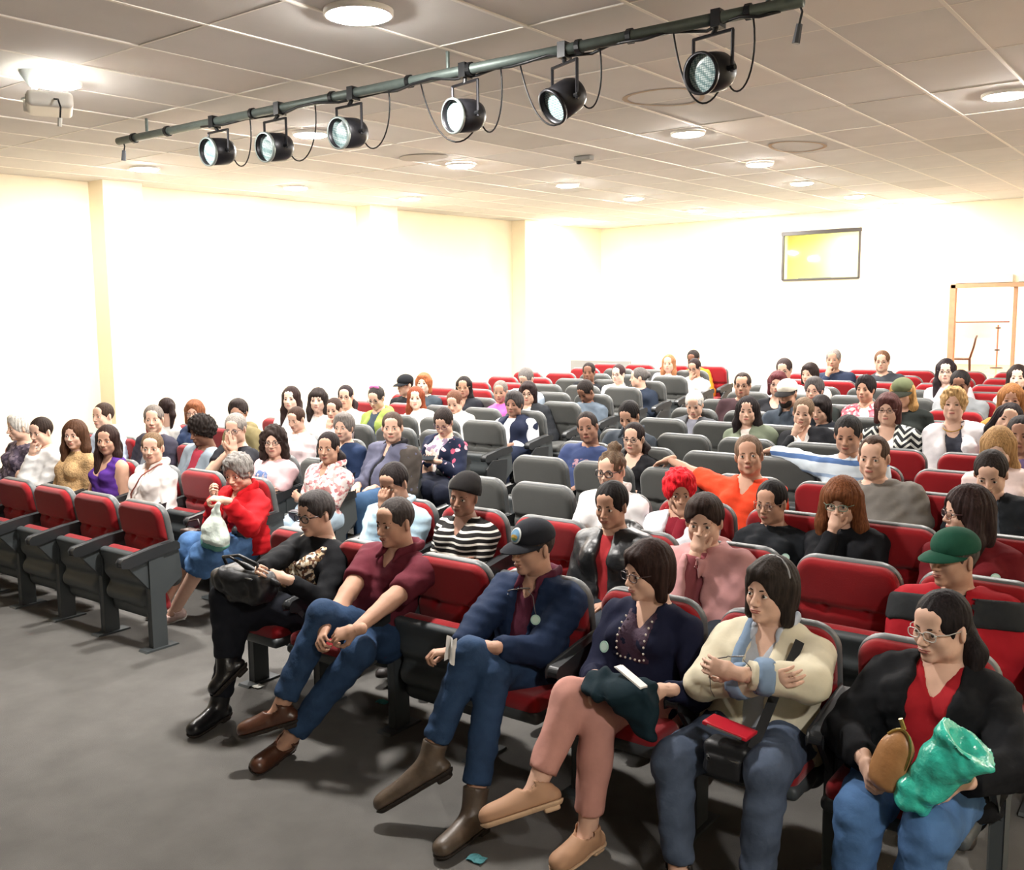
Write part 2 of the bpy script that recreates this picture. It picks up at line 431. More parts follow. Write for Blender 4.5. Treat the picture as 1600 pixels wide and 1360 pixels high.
# ---------------------------------------------------------------- hair and hats, in head coordinates
_HAIR = {}
def hair_template(style):
    if style in _HAIR: return _HAIR[style]
    h = .0068
    g = SDF((-.17, -.16, -.34), (.17, .22, .2), h)
    skull = lambda inf, k=0: g.ell((0, .014, .032), (.074+inf, .093+inf, .087+inf), k=k)
    face = lambda w=.064, zc=-.05, rz=.108, k=.012, yc=-.105, ry=.085: g.ell((0, yc, zc), (w, ry, rz), k=k, op='s')
    wob = .0025; f1, f2 = 55, 23
    if style in ('short', 'crop', 'recede', 'balding', 'wavyshort'):
        skull({'short': .012, 'crop': .008, 'recede': .009, 'balding': .008, 'wavyshort': .020}[style])
        if style == 'wavyshort': g.ell((0, -.03, .095), (.062, .06, .035), k=.02)
        face({'short': .060, 'crop': .062, 'recede': .062, 'balding': .064, 'wavyshort': .058}[style], zc=-.05, rz={'short': .118, 'crop': .122, 'recede': .135, 'balding': .14, 'wavyshort': .112}[style])
        if style == 'recede':
            for s in (-1, 1): g.ell((s*.046, -.075, .085), (.026, .045, .038), k=.01, op='s')
        if style == 'balding': g.ell((0, -.05, .118), (.052, .085, .05), k=.01, op='s')
        g.half((0, -.62, -.785), .022)
        for s in (-1, 1): g.ell((s*.085, .006, -.012), (.022, .026, .036), k=.006, op='s')
    elif style == 'afro':
        skull(.036); g.ell((0, .0, .10), (.09, .09, .06), k=.03); face(.062, zc=-.06, rz=.116); g.half((0, -.50, -.866), .035); wob = .006; f1, f2 = 120, 97
    elif style == 'curlybob':
        skull(.024)
        for s in (-1, 1): g.cap((s*.075, .0, .03), (s*.090, .004, -.12), .036, .040, k=.03)
        g.ell((0, .07, -.06), (.085, .05, .10), k=.03); face(.058, zc=-.06, rz=.118); wob = .006; f1, f2 = 85, 60
    elif style == 'bob':
        skull(.017)
        for s in (-1, 1): g.cap((s*.070, .006, .03), (s*.076, .006, -.092), .030, .026, k=.03)
        g.ell((0, .066, -.03), (.076, .05, .085), k=.03); g.ell((0, -.062, .078), (.058, .034, .026), k=.02); face(.056, zc=-.062, rz=.112)
    elif style == 'shortf':
        skull(.020); g.ell((0, .055, -.02), (.07, .05, .06), k=.03); g.ell((0, -.04, .095), (.06, .05, .035), k=.02)
        face(.060, zc=-.055, rz=.115); g.half((0, -.45, -.893), .06)
        for s in (-1, 1): g.ell((s*.088, -.002, -.02), (.018, .02, .03), k=.006, op='s')
    elif style == 'curlyshort':
        skull(.026); g.ell((0, .055, -.02), (.08, .055, .065), k=.03); g.ell((0, -.04, .10), (.065, .055, .04), k=.02); face(.060, zc=-.055, rz=.118); g.half((0, -.45, -.893), .07); wob = .005; f1, f2 = 100, 80
    elif style in ('long', 'longside'):
        skull(.014)
        for s in (-1, 1):
            g.cap((s*.070, .004, .04), (s*.080, -.004, -.12), .028, .030, k=.03); g.cap((s*.080, -.004, -.12), (s*.088, -.040, -.28), .030, .020, k=.03, wax=(1, 0, 0), wf=1.3)
        g.ell((0, .072, -.08), (.085, .042, .15), k=.03); g.cap((0, .08, -.05), (0, .10, -.26), .035, .028, k=.03, wax=(1, 0, 0), wf=2.4)
        face(.057, zc=-.07, rz=.13)
    elif style in ('fulllong', 'fringe'):
        skull(.020)
        for s in (-1, 1):
            g.cap((s*.074, .004, .04), (s*.094, .0, -.12), .034, .040, k=.03); g.cap((s*.094, .0, -.12), (s*.100, -.02, -.22), .040, .026, k=.03)
        g.ell((0, .075, -.07), (.10, .05, .15), k=.03)
        if style == 'fringe': g.ell((0, -.070, .060), (.060, .034, .036), k=.02); face(.054, zc=-.075, rz=.108)
        else: face(.057, zc=-.065, rz=.128)
        wob = .004; f1, f2 = 60, 34
    elif style in ('tied', 'pony', 'bun', 'topbun', 'sidepony'):
        skull(.0095); face(.062, zc=-.055, rz=.125); g.half((0, -.62, -.785), .035)
        for s in (-1, 1): g.ell((s*.083, .006, -.014), (.022, .026, .034), k=.006, op='s')
        if style == 'bun': g.ell((0, .118, .03), (.040, .034, .040), k=.015)
        elif style == 'topbun': g.ell((0, .055, .135), (.048, .046, .038), k=.015); wob = .005; f1, f2 = 70, 61
        elif style == 'pony': g.ell((0, .112, .045), (.028, .028, .028), k=.015); g.cap((0, .12, .04), (.01, .15, -.05), .028, .032, k=.02); g.cap((.01, .15, -.05), (.02, .125, -.19), .032, .014, k=.02)
        elif style == 'sidepony': g.ell((0, .10, .0), (.03, .03, .03), k=.015); g.cap((0, .105, .0), (.075, .075, -.09), .032, .040, k=.02); g.cap((.075, .075, -.09), (.10, .03, -.20), .040, .016, k=.02); g.cap((0, .10, 0), (-.07, .08, -.12), .03, .035, k=.02)
        else: g.ell((0, .10, -.01), (.034, .030, .040), k=.02)
    elif style == 'beanie':
        skull(.024); g.ell((0, .04, .09), (.075, .085, .055), k=.02); g.half((0, -.35, -.937), -.020); wob = .0
    elif style == 'cap':
        g.ell((0, .008, .052), (.088, .105, .078), k=0); g.half((0, .10, -.995), -.030); wob = 0
    P, F = g.mesh(1)
    if wob:
        c = np.array([0, .01, .02]); d = P-c; rr = np.linalg.norm(d, axis=1)[:, None]; ang = np.arctan2(d[:, 0], d[:, 1]); el = d[:, 2]
        if wob > .0045:
            rs = np.random.RandomState(3); w_ = sum(np.sin(P @ (rs.normal(size=3)*f1)+rs.rand()*6+1.5*np.sin(P @ (rs.normal(size=3)*30))) for _ in range(7))*.42
        else: w_ = np.sin(ang*f1*.35+7*el*3)*.5+np.sin(ang*f2+el*f2)*.35+np.sin(el*f1*2+ang*3)*.12
        P = P+d/rr*(wob*w_)[:, None]
    me = mesh_from('hair_'+style, P, F); me.materials.append(None); _HAIR[style] = me; return me
def visor_mesh():
    if 'visor' in _HAIR: return _HAIR['visor']
    b = MB()
    def f(u, v):
        a = (u-.5)*math.pi*.92; r0 = .092; L = .075*math.cos(a*.98)**.6 if abs(a) < 1.55 else 0
        x = math.sin(a)*.082; y = .008-math.cos(a)*.098; t = v
        return (x*(1+.06*t), y-L*t, .034-.030*t*t*math.cos(a)-.012*abs(math.sin(a))**2*1.2)
    b.grid(f, 14, 4); n = len(b.v); V = list(b.v); F = list(b.f)
    b.add([(x, y, z-.004) for x, y, z in V], [tuple(reversed(q)) for q in F])
    me = b.mesh('visor', True); me.materials.append(None); _HAIR['visor'] = me; return me
def glasses_mesh(kind):
    key = 'glasses_'+kind
    if key in _HAIR: return _HAIR[key]
    b = MB(); rx, rz = {'rect': (.0245, .0165), 'round': (.0225, .0205), 'thick': (.0265, .0185)}[kind]; r = .0030 if kind == 'thick' else .0020
    ex = 2.6
    for s in (-1, 1):
        loop = []
        for q in range(19):
            th = 2*math.pi*q/18; c, sn = math.cos(th), math.sin(th)
            x = rx*math.copysign(abs(c)**(2/ex), c); z = rz*math.copysign(abs(sn)**(2/ex), sn)
            loop.append((s*.0325+x, -.1035+.35*(abs(s*.0325+x))**1.6, -.004+z))
        b.tube(loop, r, 6, 0, cap=False)
        b.add(loop[:-1], [tuple(range(18))], 1)
        b.tube([(s*(.0325+rx), -.101+.012, .004), (s*.078, -.06, .006), (s*.082, .005, .006), (s*.080, .03, -.01)], r*.9, 6, 0)
    b.tube([(-.010, -.1025, .0), (0, -.106, .003), (.010, -.1025, .0)], r, 6, 0)
    me = b.mesh(key, True); me.materials.append(None); me.materials.append(None); _HAIR[key] = me; return me
def lens_mat():
    if 'lens' in MATS: return MATS['lens']
    m = bpy.data.materials.new('lens'); MATS['lens'] = m; m.use_nodes = True; nt = m.node_tree; nt.nodes.clear()
    o = nt.nodes.new('ShaderNodeOutputMaterial'); mx = nt.nodes.new('ShaderNodeMixShader'); t = nt.nodes.new('ShaderNodeBsdfTransparent'); g = nt.nodes.new('ShaderNodeBsdfGlossy')
    t.inputs[0].default_value = (.93, .95, .95, 1); g.inputs['Roughness'].default_value = .05; mx.inputs[0].default_value = .07
    nt.links.new(t.outputs[0], mx.inputs[1]); nt.links.new(g.outputs[0], mx.inputs[2]); nt.links.new(mx.outputs[0], o.inputs[0]); return m

# ================================================================ people: bodies
SKIN = {'pale': '#e3c2b0', 'light': '#d2ab96', 'tan': '#b8907a', 'olive': '#9c7664', 'brown': '#7c5847', 'dark': '#5c3f31'}
def skin(t): return mat('skin_'+t, SKIN[t], .58, bump=.06, bscale=260, var=.05, vscale=18, spec=.22)
def ik(a, c, l1, l2, pole):
    a = np.array(a, float); c = np.array(c, float); d = c-a; L = np.linalg.norm(d)
    if L > (l1+l2)*.985:
        return a+d*(l1/(l1+l2))
    u = d/L; x = (l1*l1-l2*l2+L*L)/(2*L); hgt = math.sqrt(max(l1*l1-x*x, 0))
    p = np.array(pole, float); p = p-u*(p@u); p = unit(p)
    return a+u*x+p*hgt
def hand_frame(fdir, pnorm, side):
    """columns for a hand template: thumb side, finger direction, back of the hand"""
    f = unit(fdir); z = -unit(pnorm); z = unit(z-f*(z@f)); x = np.cross(f, z)
    M = np.stack([x, f, z], 1)
    # template thumb is +X; a left hand (side=+1, world +X of a person facing -Y) seen palm down has the thumb the other way
    if side < 0: M[:, 0] *= 1
    else: M[:, 0] *= -1
    return M, (side > 0)
PEOPLE = {}
def wrinkle(P, amp, seed):
    rs = np.random.RandomState(seed); w_ = np.zeros(len(P))
    for _ in range(5):
        k = rs.normal(size=3)*np.array([38, 30, 55]); q = rs.normal(size=3)*14
        w_ += np.sin(P @ k+1.7*np.sin(P @ q+rs.rand()*6)+rs.rand()*6)
    return w_*amp/2.2
def vnormals(P, F):
    n = np.cross(P[F[:, 2]]-P[F[:, 0]], P[F[:, 3]]-P[F[:, 1]]); N = np.zeros_like(P)
    for c in range(3):
        N[:, c] = sum(np.bincount(F[:, j], n[:, c], len(P)) for j in range(4))
    return N/(np.linalg.norm(N, axis=1)[:, None]+1e-9)
class Person:
    """A seated figure. Everything is laid out in metres about its seat base; it faces -Y."""
    def __init__(s, base, head, label, sex='f', tone='light', bulk=1., size=1., yaw=0, pitch=0, roll=0, tyaw=0, pel=None, res=.016, hres=.008, seed=1, bust=None, belly=0., recline=.0, shw=None):
        s.base = np.array(base, float); s.label = label; s.sex = sex; s.tone = tone; s.b = bulk; s.sz = size; s.res = res; s.hres = hres; s.seed = seed
        s.hc = np.array(head, float)-s.base
        s.RH = rotm('Z', yaw) @ rotm('X', pitch) @ rotm('Y', roll)
        s.pel = np.array([s.hc[0]*.35, 0., .50]) if pel is None else np.array(pel, float)
        hs = s.hs = size*(1.0 if sex == 'm' else .965)
        s.nb = s.hc+np.array([0, .035, -.137])*hs+(s.RH @ np.array([0, .02, -.02]))*hs
        ax = unit(s.nb-s.pel); s.ax = ax; L = np.linalg.norm(s.nb-s.pel); s.L = L
        X_ = rotm('Z', tyaw) @ np.array([1., 0, 0]); s.w = unit(X_-ax*(X_@ax)*.4); s.fr = unit(np.cross(ax, s.w))
        if s.fr[1] > 0: s.fr = -s.fr
        sw = (shw or (.178 if sex == 'm' else .158))*size*(.75+.25*bulk); s.sw = sw
        s.sh = {q: s.nb-ax*.078+s.w*(sw*q)+s.fr*.005 for q in (-1, 1)}
        s.bust = (1. if sex == 'f' else 0.) if bust is None else bust; s.belly = belly
        s.hip = {q: s.pel+np.array([.088*q*s.b, -.02, .0]) for q in (-1, 1)}
        s.el = {}; s.wr = {}; s.hand = {}; s.kn = {}; s.an = {}; s.parts = []; s.toe = {}; s.full = False
    # -- joints
    def L_(s, p): return np.array(p, float)-s.base
    def arm(s, side, wrist, pole=None, fdir=(0, -1, -.1), palm=(0, 0, -1), curl='relax', elbow=None):
        w_ = np.array(wrist, float); l1, l2 = .275*s.sz, .245*s.sz
        e = ik(s.sh[side], w_, l1, l2, pole if pole is not None else (side*.5, .25, -1)) if elbow is None else np.array(elbow, float)
        d = w_-e; 
        if np.linalg.norm(d) > .28: w_ = e+unit(d)*.28
        s.el[side] = e; s.wr[side] = w_; s.hand[side] = (np.array(fdir, float), np.array(palm, float), curl)
    def pose(s, name):
        c = s.nb-s.ax*.22
        lap = s.pel+np.array([0, -.20, .115])
        def laparm(q): s.arm(q, lap+np.array([q*.085, .03*q, 0]), fdir=(-q*.55, -.8, -.15), palm=(0, .1, -1), curl='relax')
        def cross(q): s.arm(q, c+s.fr*(.155 if q > 0 else .175)+s.w*(-q*.085)-s.ax*(.075 if q > 0 else .05), pole=(q*.8, .0, -1), fdir=tuple(s.w*(-q)+s.ax*.35), palm=tuple(-s.fr), curl='relax')
        def chin(q, dz=-.125, dx=.02):
            w_ = s.hc+s.RH @ np.array([q*(dx+.02), -.105, dz-.05])*s.hs
            s.arm(q, w_, pole=(q*.45, -.1, -1), fdir=tuple(s.RH @ np.array([-q*.25, .12, 1.])), palm=tuple(s.RH @ np.array([-q*.3, 1., 0])), curl='curl')
        if name == 'lap': laparm(-1); laparm(1)
        elif name == 'cross': cross(-1); cross(1)
        elif name == 'chinR': chin(-1); cross(1)
        elif name == 'chinL': chin(1); cross(-1)
        elif name == 'mouthR': chin(-1, -.075, .0); cross(1)
        elif name == 'mouthL': chin(1, -.075, .0); cross(-1)
        elif name == 'pray':
            for q in (-1, 1):
                s.arm(q, s.hc+s.RH @ np.array([q*.025, -.125, -.165])*s.hs, pole=(q, 0, -.7), fdir=tuple(s.RH @ np.array([-q*.05, .1, 1])), palm=(-q, 0, 0), curl='flat')
        elif name == 'clasp':
            for q in (-1, 1): s.arm(q, lap+np.array([q*.05, -.06, .03]), fdir=(-q*.8, -.55, .0), palm=(-q*.4, .3, -1), curl='curl')
        return s
    def legs(s, default=True):
        for q in (-1, 1):
            if q not in s.kn:
                s.kn[q] = s.hip[q]+np.array([q*.035, -.40, .015]); s.an[q] = np.array([s.kn[q][0], s.kn[q][1]+.03, .085])
            if q not in s.toe: s.toe[q] = s.an[q]+np.array([q*.03, -.15, -.04])
        return s
    # -- distance-field body pieces
    def torso(s, g, inf=0., k=.03, low=True):
        b, z = s.b, s.sz; ax, w_, fr, L = s.ax, s.w, s.fr, s.L; A = s.pel; N = s.nb
        p = lambda t, f=0.: A+(N-A)*t+fr*f
        wf = 1.38 if s.sex == 'm' else 1.32
        if low:
            g.cap(s.hip[-1]+np.array([0, .02, 0]), s.hip[1]+np.array([0, .02, 0]), .112*b, .112*b, k=k, inf=inf)
        g.cap(p(.05), p(.42), .112*b*z, .108*b*z, k=k, wax=w_, wf=wf, inf=inf)
        g.cap(p(.42), p(.80, .0), .108*b*z, .098*(.6+.4*b)*z, k=k, wax=w_, wf=wf*1.06, inf=inf)
        g.cap(s.nb-ax*.085-w_*.78*s.sw, s.nb-ax*.085+w_*.78*s.sw, .058*z*(.7+.3*b), .058*z*(.7+.3*b), k=.04, inf=inf)
        g.cap(s.nb-ax*.03, s.sh[-1], .062*z, .050*z, k=.03, inf=inf*.8); g.cap(s.nb-ax*.03, s.sh[1], .062*z, .050*z, k=.03, inf=inf*.8)
        if s.bust:
            for q in (-1, 1): g.ell(p(.64, .085*(.5+.5*b))+w_*q*.07*b, np.array([.062, .058, .062])*b*(.8+.2*s.bust), k=.03, inf=inf)
        if s.belly: g.ell(p(.30, .045+.05*s.belly), (.14*b, .105*b+.03*s.belly, .13*b), k=.04, inf=inf)
    def armp(s, g, q, inf=0., upto=2., k=.018):
        """upto: 0..1 along upper arm, 1..2 along forearm"""
        b = .65+.35*s.b; z = s.sz; S_, E_, W_ = s.sh[q], s.el[q], s.wr[q]; f = (1.12 if s.sex == 'm' else 1.)*b*z
        if upto >= 1:
            g.cap(S_, E_, .052*f, .041*f, k=k, inf=inf)
            g.cap(E_, W_, .041*f, .027*f, k=k, inf=inf*(.9), cut=(upto-1 if upto < 2 else None))
        else: g.cap(S_, E_, .052*f, .041*f, k=k, inf=inf+.006, cut=upto)
    def legp(s, g, q, inf=0., upto=2., k=.02):
        b = .6+.4*s.b; H_, K_, A_ = s.hip[q], s.kn[q], s.an[q]
        g.cap(H_, K_, .086*b, .062*b, k=.03, inf=inf)
        if upto > 1:
            m_ = K_+(A_-K_)*.32+unit(np.cross(unit(A_-K_), [1, 0, 0]))*(.018)
            g.cap(K_, A_, .056*b, .040, k=k, inf=inf, cut=(upto-1 if upto < 2 else None))
    def bounds(s, m_=.2):
        P = [s.hc, s.pel, *s.sh.values(), *s.el.values(), *s.wr.values(), *s.kn.values(), *s.an.values(), *s.toe.values()]
        P = np.array(P); return P.min(0)-m_, P.max(0)+m_
    def build(s):
        s.legs()
        for q in (-1, 1):
            if q not in s.el: s.arm(q, s.pel+np.array([q*.085, -.20, .115]), fdir=(-q*.55, -.8, -.15), palm=(0, .1, -1))
        lo, hi = s.bounds(); g = SDF(lo, hi, s.res*(1.4 if s.full else 1.6))
        s.torso(g)
        hn = s.hc+s.RH @ np.array([0, .03, -.10])*s.hs
        g.cap(s.nb-s.ax*.04, hn, .060*s.sz*(.8+.2*s.b), .053*s.sz, k=.03)
        for q in (-1, 1):
            s.armp(g, q); s.legp(g, q); g.cap(s.an[q]-unit(s.kn[q]-s.an[q])*.02, s.an[q]+(s.toe[q]-s.an[q])*.7-unit(s.kn[q]-s.an[q])*.02, .030, .020, k=.02)
        a = Acc(); P, F = g.mesh(1); a.add(P, F, 0)
        V, F, M = head_template(s.hres, s.hres < .0078); sc = np.array([1.0 if s.b < 1.15 else 1.05, 1, 1])*s.hs
        V = (V*sc) @ s.RH.T+s.hc; a.V.append(V); a.F.append(F+a.n); a.M.append(M); a.n += len(V)
        for q in (-1, 1):
            fd, pn, curl = s.hand[q]; HV, HF = hand_template(curl, .0055 if s.res < .0145 else .0085 if s.res < .017 else .0115)
            M3, flip = hand_frame(fd, pn, q); HV2 = (HV*s.sz*(1.0 if s.sex == 'm' else .92)) @ M3.T+s.wr[q]+unit(fd)*.005
            if np.linalg.det(M3) < 0: HF = HF[:, ::-1]
            a.add(HV2, HF, 0)
        V, F, M = a.get()
        s.root = empty('person', s.base, s.label, 'person')
        s.body = link('body', mesh_from('body', V, F, M), s.root, None, [skin(s.tone), mat('eye_white', '#d8d2c8', .3), mat('iris', '#20140e', .2), mat('lips_'+s.tone, {'pale': '#b8786c', 'light': '#a8655a', 'tan': '#8f5145', 'olive': '#7d463c', 'brown': '#63392f', 'dark': '#4a2a24'}[s.tone], .4), s.browm if hasattr(s, 'browm') else hairm('#2a1c14')])
        return s
    def grid(s, m_=.2): lo, hi = s.bounds(m_); return SDF(lo, hi, s.res)
    def put(s, name, g, m_, wr=.0, label=None, smooth=1):
        P, F = g.mesh(smooth)
        if not len(F): return None
        if wr: P = P+vnormals(P, F)*np.maximum(wrinkle(P, wr, s.seed+len(name)), -.004)[:, None]
        o = link(name, mesh_from(name, P, F), s.root, None, m_)
        if label: o['label'] = label
        return o
    def neck_cut(s, g, kind, extra=0., vd=.085):
        n = s.nb; up = s.ax; f = s.fr
        if kind == 'high': g.cap(n+up*.035, n+up*.2, .075, .09, k=.004, op='s'); return
        r = .066*s.sz+extra
        g.cap(n-up*.005+f*.012, n+up*.18+f*.0, r, r+.03, k=.006, op='s')
        if kind == 'scoop': g.cap(n+f*.08, n-up*.06+f*.12, .06, .055, k=.008, op='s')
        if kind == 'v':
            for t in np.linspace(0, 1, 10): g.ell(n+f*(.08+.05*t)-up*(.005+vd*t), (.046*(1-t)+.007, .07, .024), k=.003, op='s')
        if kind == 'tank':
            g.cap(n+f*.08, n-up*.10+f*.13, .07, .06, k=.008, op='s')
            for q in (-1, 1): g.cap(s.sh[q]+s.w*q*.03+up*.06, s.sh[q]+s.w*q*.03-up*.06, .07, .07, k=.008, op='s')
    def top(s, m_, name='shirt', sleeve=2., neck='round', inf=.010, wr=.004, hem=True, label=None, open_=0., collar=None, hood=None, k=.03, ainf=0.):
        """sleeve: 0 none, .6 short, 1.95 long"""
        g = s.grid(); s.torso(g, inf, k=k)
        for q in (-1, 1):
            if sleeve > 0: s.armp(g, q, inf+.004+ainf, upto=sleeve, k=.022)
        if open_:
            for t in np.linspace(0, 1, 34):
                c = s.nb+(s.pel-s.nb)*(t*1.0)+s.fr*(.10+.05*math.sin(t*3.1)); wd = open_*(1-.35*t)
                g.ell(c, np.array([wd, .11, .045]), k=.003, op='s')
        s.neck_cut(g, neck, .006 if open_ else 0)
        if hood:
            g.ell(s.nb-s.fr*.085+s.ax*.015, (.12, .055, .06), k=.02)
            g.cap(s.nb-s.fr*.06+s.w*.07+s.ax*.03, s.nb+s.fr*.045+s.w*.06-s.ax*.03, .026, .018, k=.015); g.cap(s.nb-s.fr*.06-s.w*.07+s.ax*.03, s.nb+s.fr*.045-s.w*.06-s.ax*.03, .026, .018, k=.015)
        g.half((0, 0, -1), -(s.pel[2]-.075))
        o = s.put(name, g, m_, wr, label)
        if collar is not None: s.collar(collar, inf)
        return o
    def collar(s, m_, inf=.01, h=.045):
        g = SDF(s.nb-.2, s.nb+.2, min(s.res*.6, .009)); n, up, f, w_ = s.nb+s.ax*.030, s.ax, s.fr, s.w
        for q in (-1, 1):
            pts = [n-f*.072+up*.022, n-f*.040+w_*q*.068+up*.018, n+f*.025+w_*q*.078-up*.004, n+f*.085+w_*q*.050-up*.045, n+f*.110+w_*q*.058-up*.085]
            for j, (a_, b_) in enumerate(zip(pts[:-1], pts[1:])): g.cap(a_, b_, .012+inf*.3, (.012 if j < 3 else .006)+inf*.3, k=.008, wax=up, wf=1.8)
        P, F = g.mesh(1); link('collar', mesh_from('collar', P, F), s.root, None, m_)
    def bottoms(s, m_, upto=1.93, inf=.012, name='trousers', wr=.004):
        lo, hi = s.bounds(); g = SDF(lo, hi, s.res if s.full else s.res*1.5)
        if not s.full: inf += .008; wr = 0

        g.cap(s.hip[-1]+np.array([0, .02, 0]), s.hip[1]+np.array([0, .02, 0]), .112*s.b, .112*s.b, k=.03, inf=inf)
        for q in (-1, 1): s.legp(g, q, inf+.004, upto=upto)
        return s.put(name, g, m_, wr)
    def shoes(s, m_, sole=None, boot=0., name='shoe', big=1.):
        for q in (-1, 1):
            A_, T_ = s.an[q], s.toe[q]; h = min(s.res*.6, .0075) if s.full else .02
            fl = unit(T_-A_); sh = unit(s.kn[q]-A_); wv = unit(np.cross(fl, sh)); n_ = unit(np.cross(wv, fl)); n_ = n_ if n_@sh > 0 else -n_
            # foot line runs from under the ankle to the toe
            fl = unit(T_-(A_-n_*.045)); n_ = unit(n_-fl*(n_@fl)); heel = A_-n_*.048-fl*.045; ln = np.linalg.norm(T_-heel)
            def shape(g, inf=0.):
                g.cap(heel+n_*.0, T_-fl*.015, (.036+inf)*big, (.031+inf)*big, k=.02, wax=wv, wf=1.15)
                g.cap(heel+fl*ln*.5, T_-fl*.035, (.034+inf)*big, (.036+inf)*big, k=.02, wax=wv, wf=1.15)
                if not inf:
                    g.cap(A_-n_*.005, T_-fl*.06+n_*.005, .042*big, .028*big, k=.025); g.cap(A_-n_*.01, A_+(s.kn[q]-A_)*(.06+boot), .047, .049+.03*boot, k=.02, cut=1.)
            lo, hi = np.minimum(A_, T_)-.17, np.maximum(A_, T_)+.17; c0 = n_@heel
            g = SDF(lo, hi, h); shape(g); g.half(-n_, -(c0-.016))
            if s.full and boot < .05:
                g.ell(A_+n_*.012+fl*.008, (.042, .058, .036), k=.006, op='s', rot=np.stack([wv, fl, n_], 1))
            b_ = link(name, mesh_from(name, *g.mesh(1)), s.root, None, m_)
            if sole is not None:
                g = SDF(lo, hi, min(h, .006)); shape(g, .007); g.half(-n_, -(c0-.036)); g.half(n_, c0-.016)
                link('sole', mesh_from('sole', *g.mesh(0)), b_, None, sole)
                g = SDF(lo, hi, min(h, .006)); g.box(heel+fl*.012-n_*.040, (.064*big, .062, .022), .008, rot=np.stack([wv, fl, n_], 1)); link('heel', mesh_from('heel', *g.mesh(0)), b_, None, sole)
    def patch(s, m_, w_, up0, up1, inf=.0135, name='print', cx=0.):
        g = s.grid(.12); s.torso(g, inf+.004); g.half(tuple(-s.fr), -(s.fr@s.nb+.03)); g.half(tuple(-s.ax), -(s.ax@s.nb-up1)); g.half(tuple(s.ax), s.ax@s.nb-up0)
        for q in (-1, 1): g.half(tuple(s.w*q), (s.w*q)@s.nb+w_+cx*q)
        return s.put(name, g, m_, 0.)
    def hung_glasses(s, up, cx, col):
        V = np.concatenate([np.array([v.co[:] for v in ch.data.vertices]) for ch in s.root.children if ch.name.split('.')[0] in ('shirt', 'jacket')]); c = s.nb-s.ax*up+s.w*cx; d = V-c; lat = np.linalg.norm(d-np.outer(d@s.fr, s.fr), axis=1); ok = V[lat < .04]; h_ = ((ok-c)@s.fr).max()
        o = link('hanging_glasses', glasses_mesh('round'), s.root, None, [mat('frame_'+col, col, .3), lens_mat()]); Rm = np.stack([unit(s.w+s.ax*.35), unit(np.cross(unit(s.w+s.ax*.35), -s.fr)), -s.fr], 1)
        Rm = np.stack([unit(s.w+s.ax*.3), -unit(np.cross(s.fr, unit(s.w+s.ax*.3))), s.fr], 1); M = Matrix.Identity(4)
        for i in range(3):
            for j in range(3): M[i][j] = Rm[i][j]
        M.translation = Vector(c+s.fr*(h_+.012)+Rm[:, 1]*.03); o.matrix_local = M
    def onhead(s, name, me, mats, sc=1., label=None, dz=0.):
        o = link(name, me, s.root, None, mats); M = Matrix.Identity(4)
        for i in range(3):
            for j in range(3): M[i][j] = s.RH[i][j]*s.hs*sc
        p = s.hc+s.RH @ np.array([0, 0, dz]); M.translation = Vector(p); o.matrix_local = M
        if label: o['label'] = label
        return o
    def hair(s, style, col, sc=1.):
        if style == 'beanie': return s.onhead('beanie', hair_template(style), [cloth(col)], sc)
        return s.onhead('hair', hair_template(style), [hairm(col)], sc)
    def cap_(s, col, visor=None, emblem=None, label=None):
        c = s.onhead('cap', hair_template('cap'), [cloth(col)], 1.02); s.onhead('visor', visor_mesh(), [cloth(visor or col)], 1.03)
        if label: c['label'] = label
        return c
    def glasses(s, kind='rect', col='#181414'):
        return s.onhead('glasses', glasses_mesh(kind), [mat('frame_'+col, col, .3), lens_mat()])
# ================================================================ the room
M_WALL = mat('wall_paint', '#f1e4c8', .8, bump=.05, bscale=40, var=.02, vscale=3)
M_TILE = mat('ceiling_tile', '#dcdad7', .9, bump=.12, bscale=180, var=.035, vscale=2.2)
M_TBAR = mat('ceiling_grid_bar', '#f2eee6', .6)
M_CARPET = mat('carpet', '#676562', .97, bump=.5, bscale=420, var=.10, vscale=5, spec=.1)
M_BLACK = mat('black_metal', '#17181a', .45, metal=.3)
M_DARKP = mat('dark_grey_plastic', '#33363a', .5, bump=.08, bscale=300)
LX, RX, FY = -10.75, 3.2, -3.4
def prof_floor():
    return [(FY, 0), (Y0, 0), (Y1, floor_z(Y1)), (BACK_Y+10, floor_z(Y1))]
b = MB(); P_ = prof_floor()
poly = [(y, z) for y, z in P_]+[(BACK_Y+10, -.3), (FY, -.3)]
b.prism(poly, 0, LX-.3, RX+.3); tag(b.obj('floor', M_CARPET), 'grey carpet floor rising gently towards the back rows', kind='structure')
zt = lambda y: ceil_z(y)
# left wall with its shallow pilasters
b = MB(); b.prism([(FY, -.3), (BACK_Y, -.3), (BACK_Y, zt(BACK_Y)+.1), (FY, zt(FY)+.1)], 0, LX-.25, LX)
wl = tag(b.obj('wall_left', M_WALL), 'cream painted side wall on the left', kind='structure')
for (xa, xb) in ((160, 222), (577, 620), (820, 852)):
    ya = on_plane(xa, 290, (1, 0, 0), LX+.30)[1]; yb = on_plane(xb, 290, (1, 0, 0), LX+.30)[1]
    q = MB(); q.prism([(ya, -.2), (yb, -.2), (yb, zt(yb)+.05), (ya, zt(ya)+.05)], 0, LX-.05, LX+.30); q.obj('pilaster', M_WALL, wl)
b = MB(); b.prism([(FY, -.3), (BACK_Y, -.3), (BACK_Y, zt(BACK_Y)+.1), (FY, zt(FY)+.1)], 0, RX, RX+.25)
tag(b.obj('wall_right', M_WALL), 'cream painted side wall on the right', kind='structure')
b = MB(); b.box(((LX+RX)/2, FY-.1, 1.7), (RX-LX+.5, .2, 4.4))
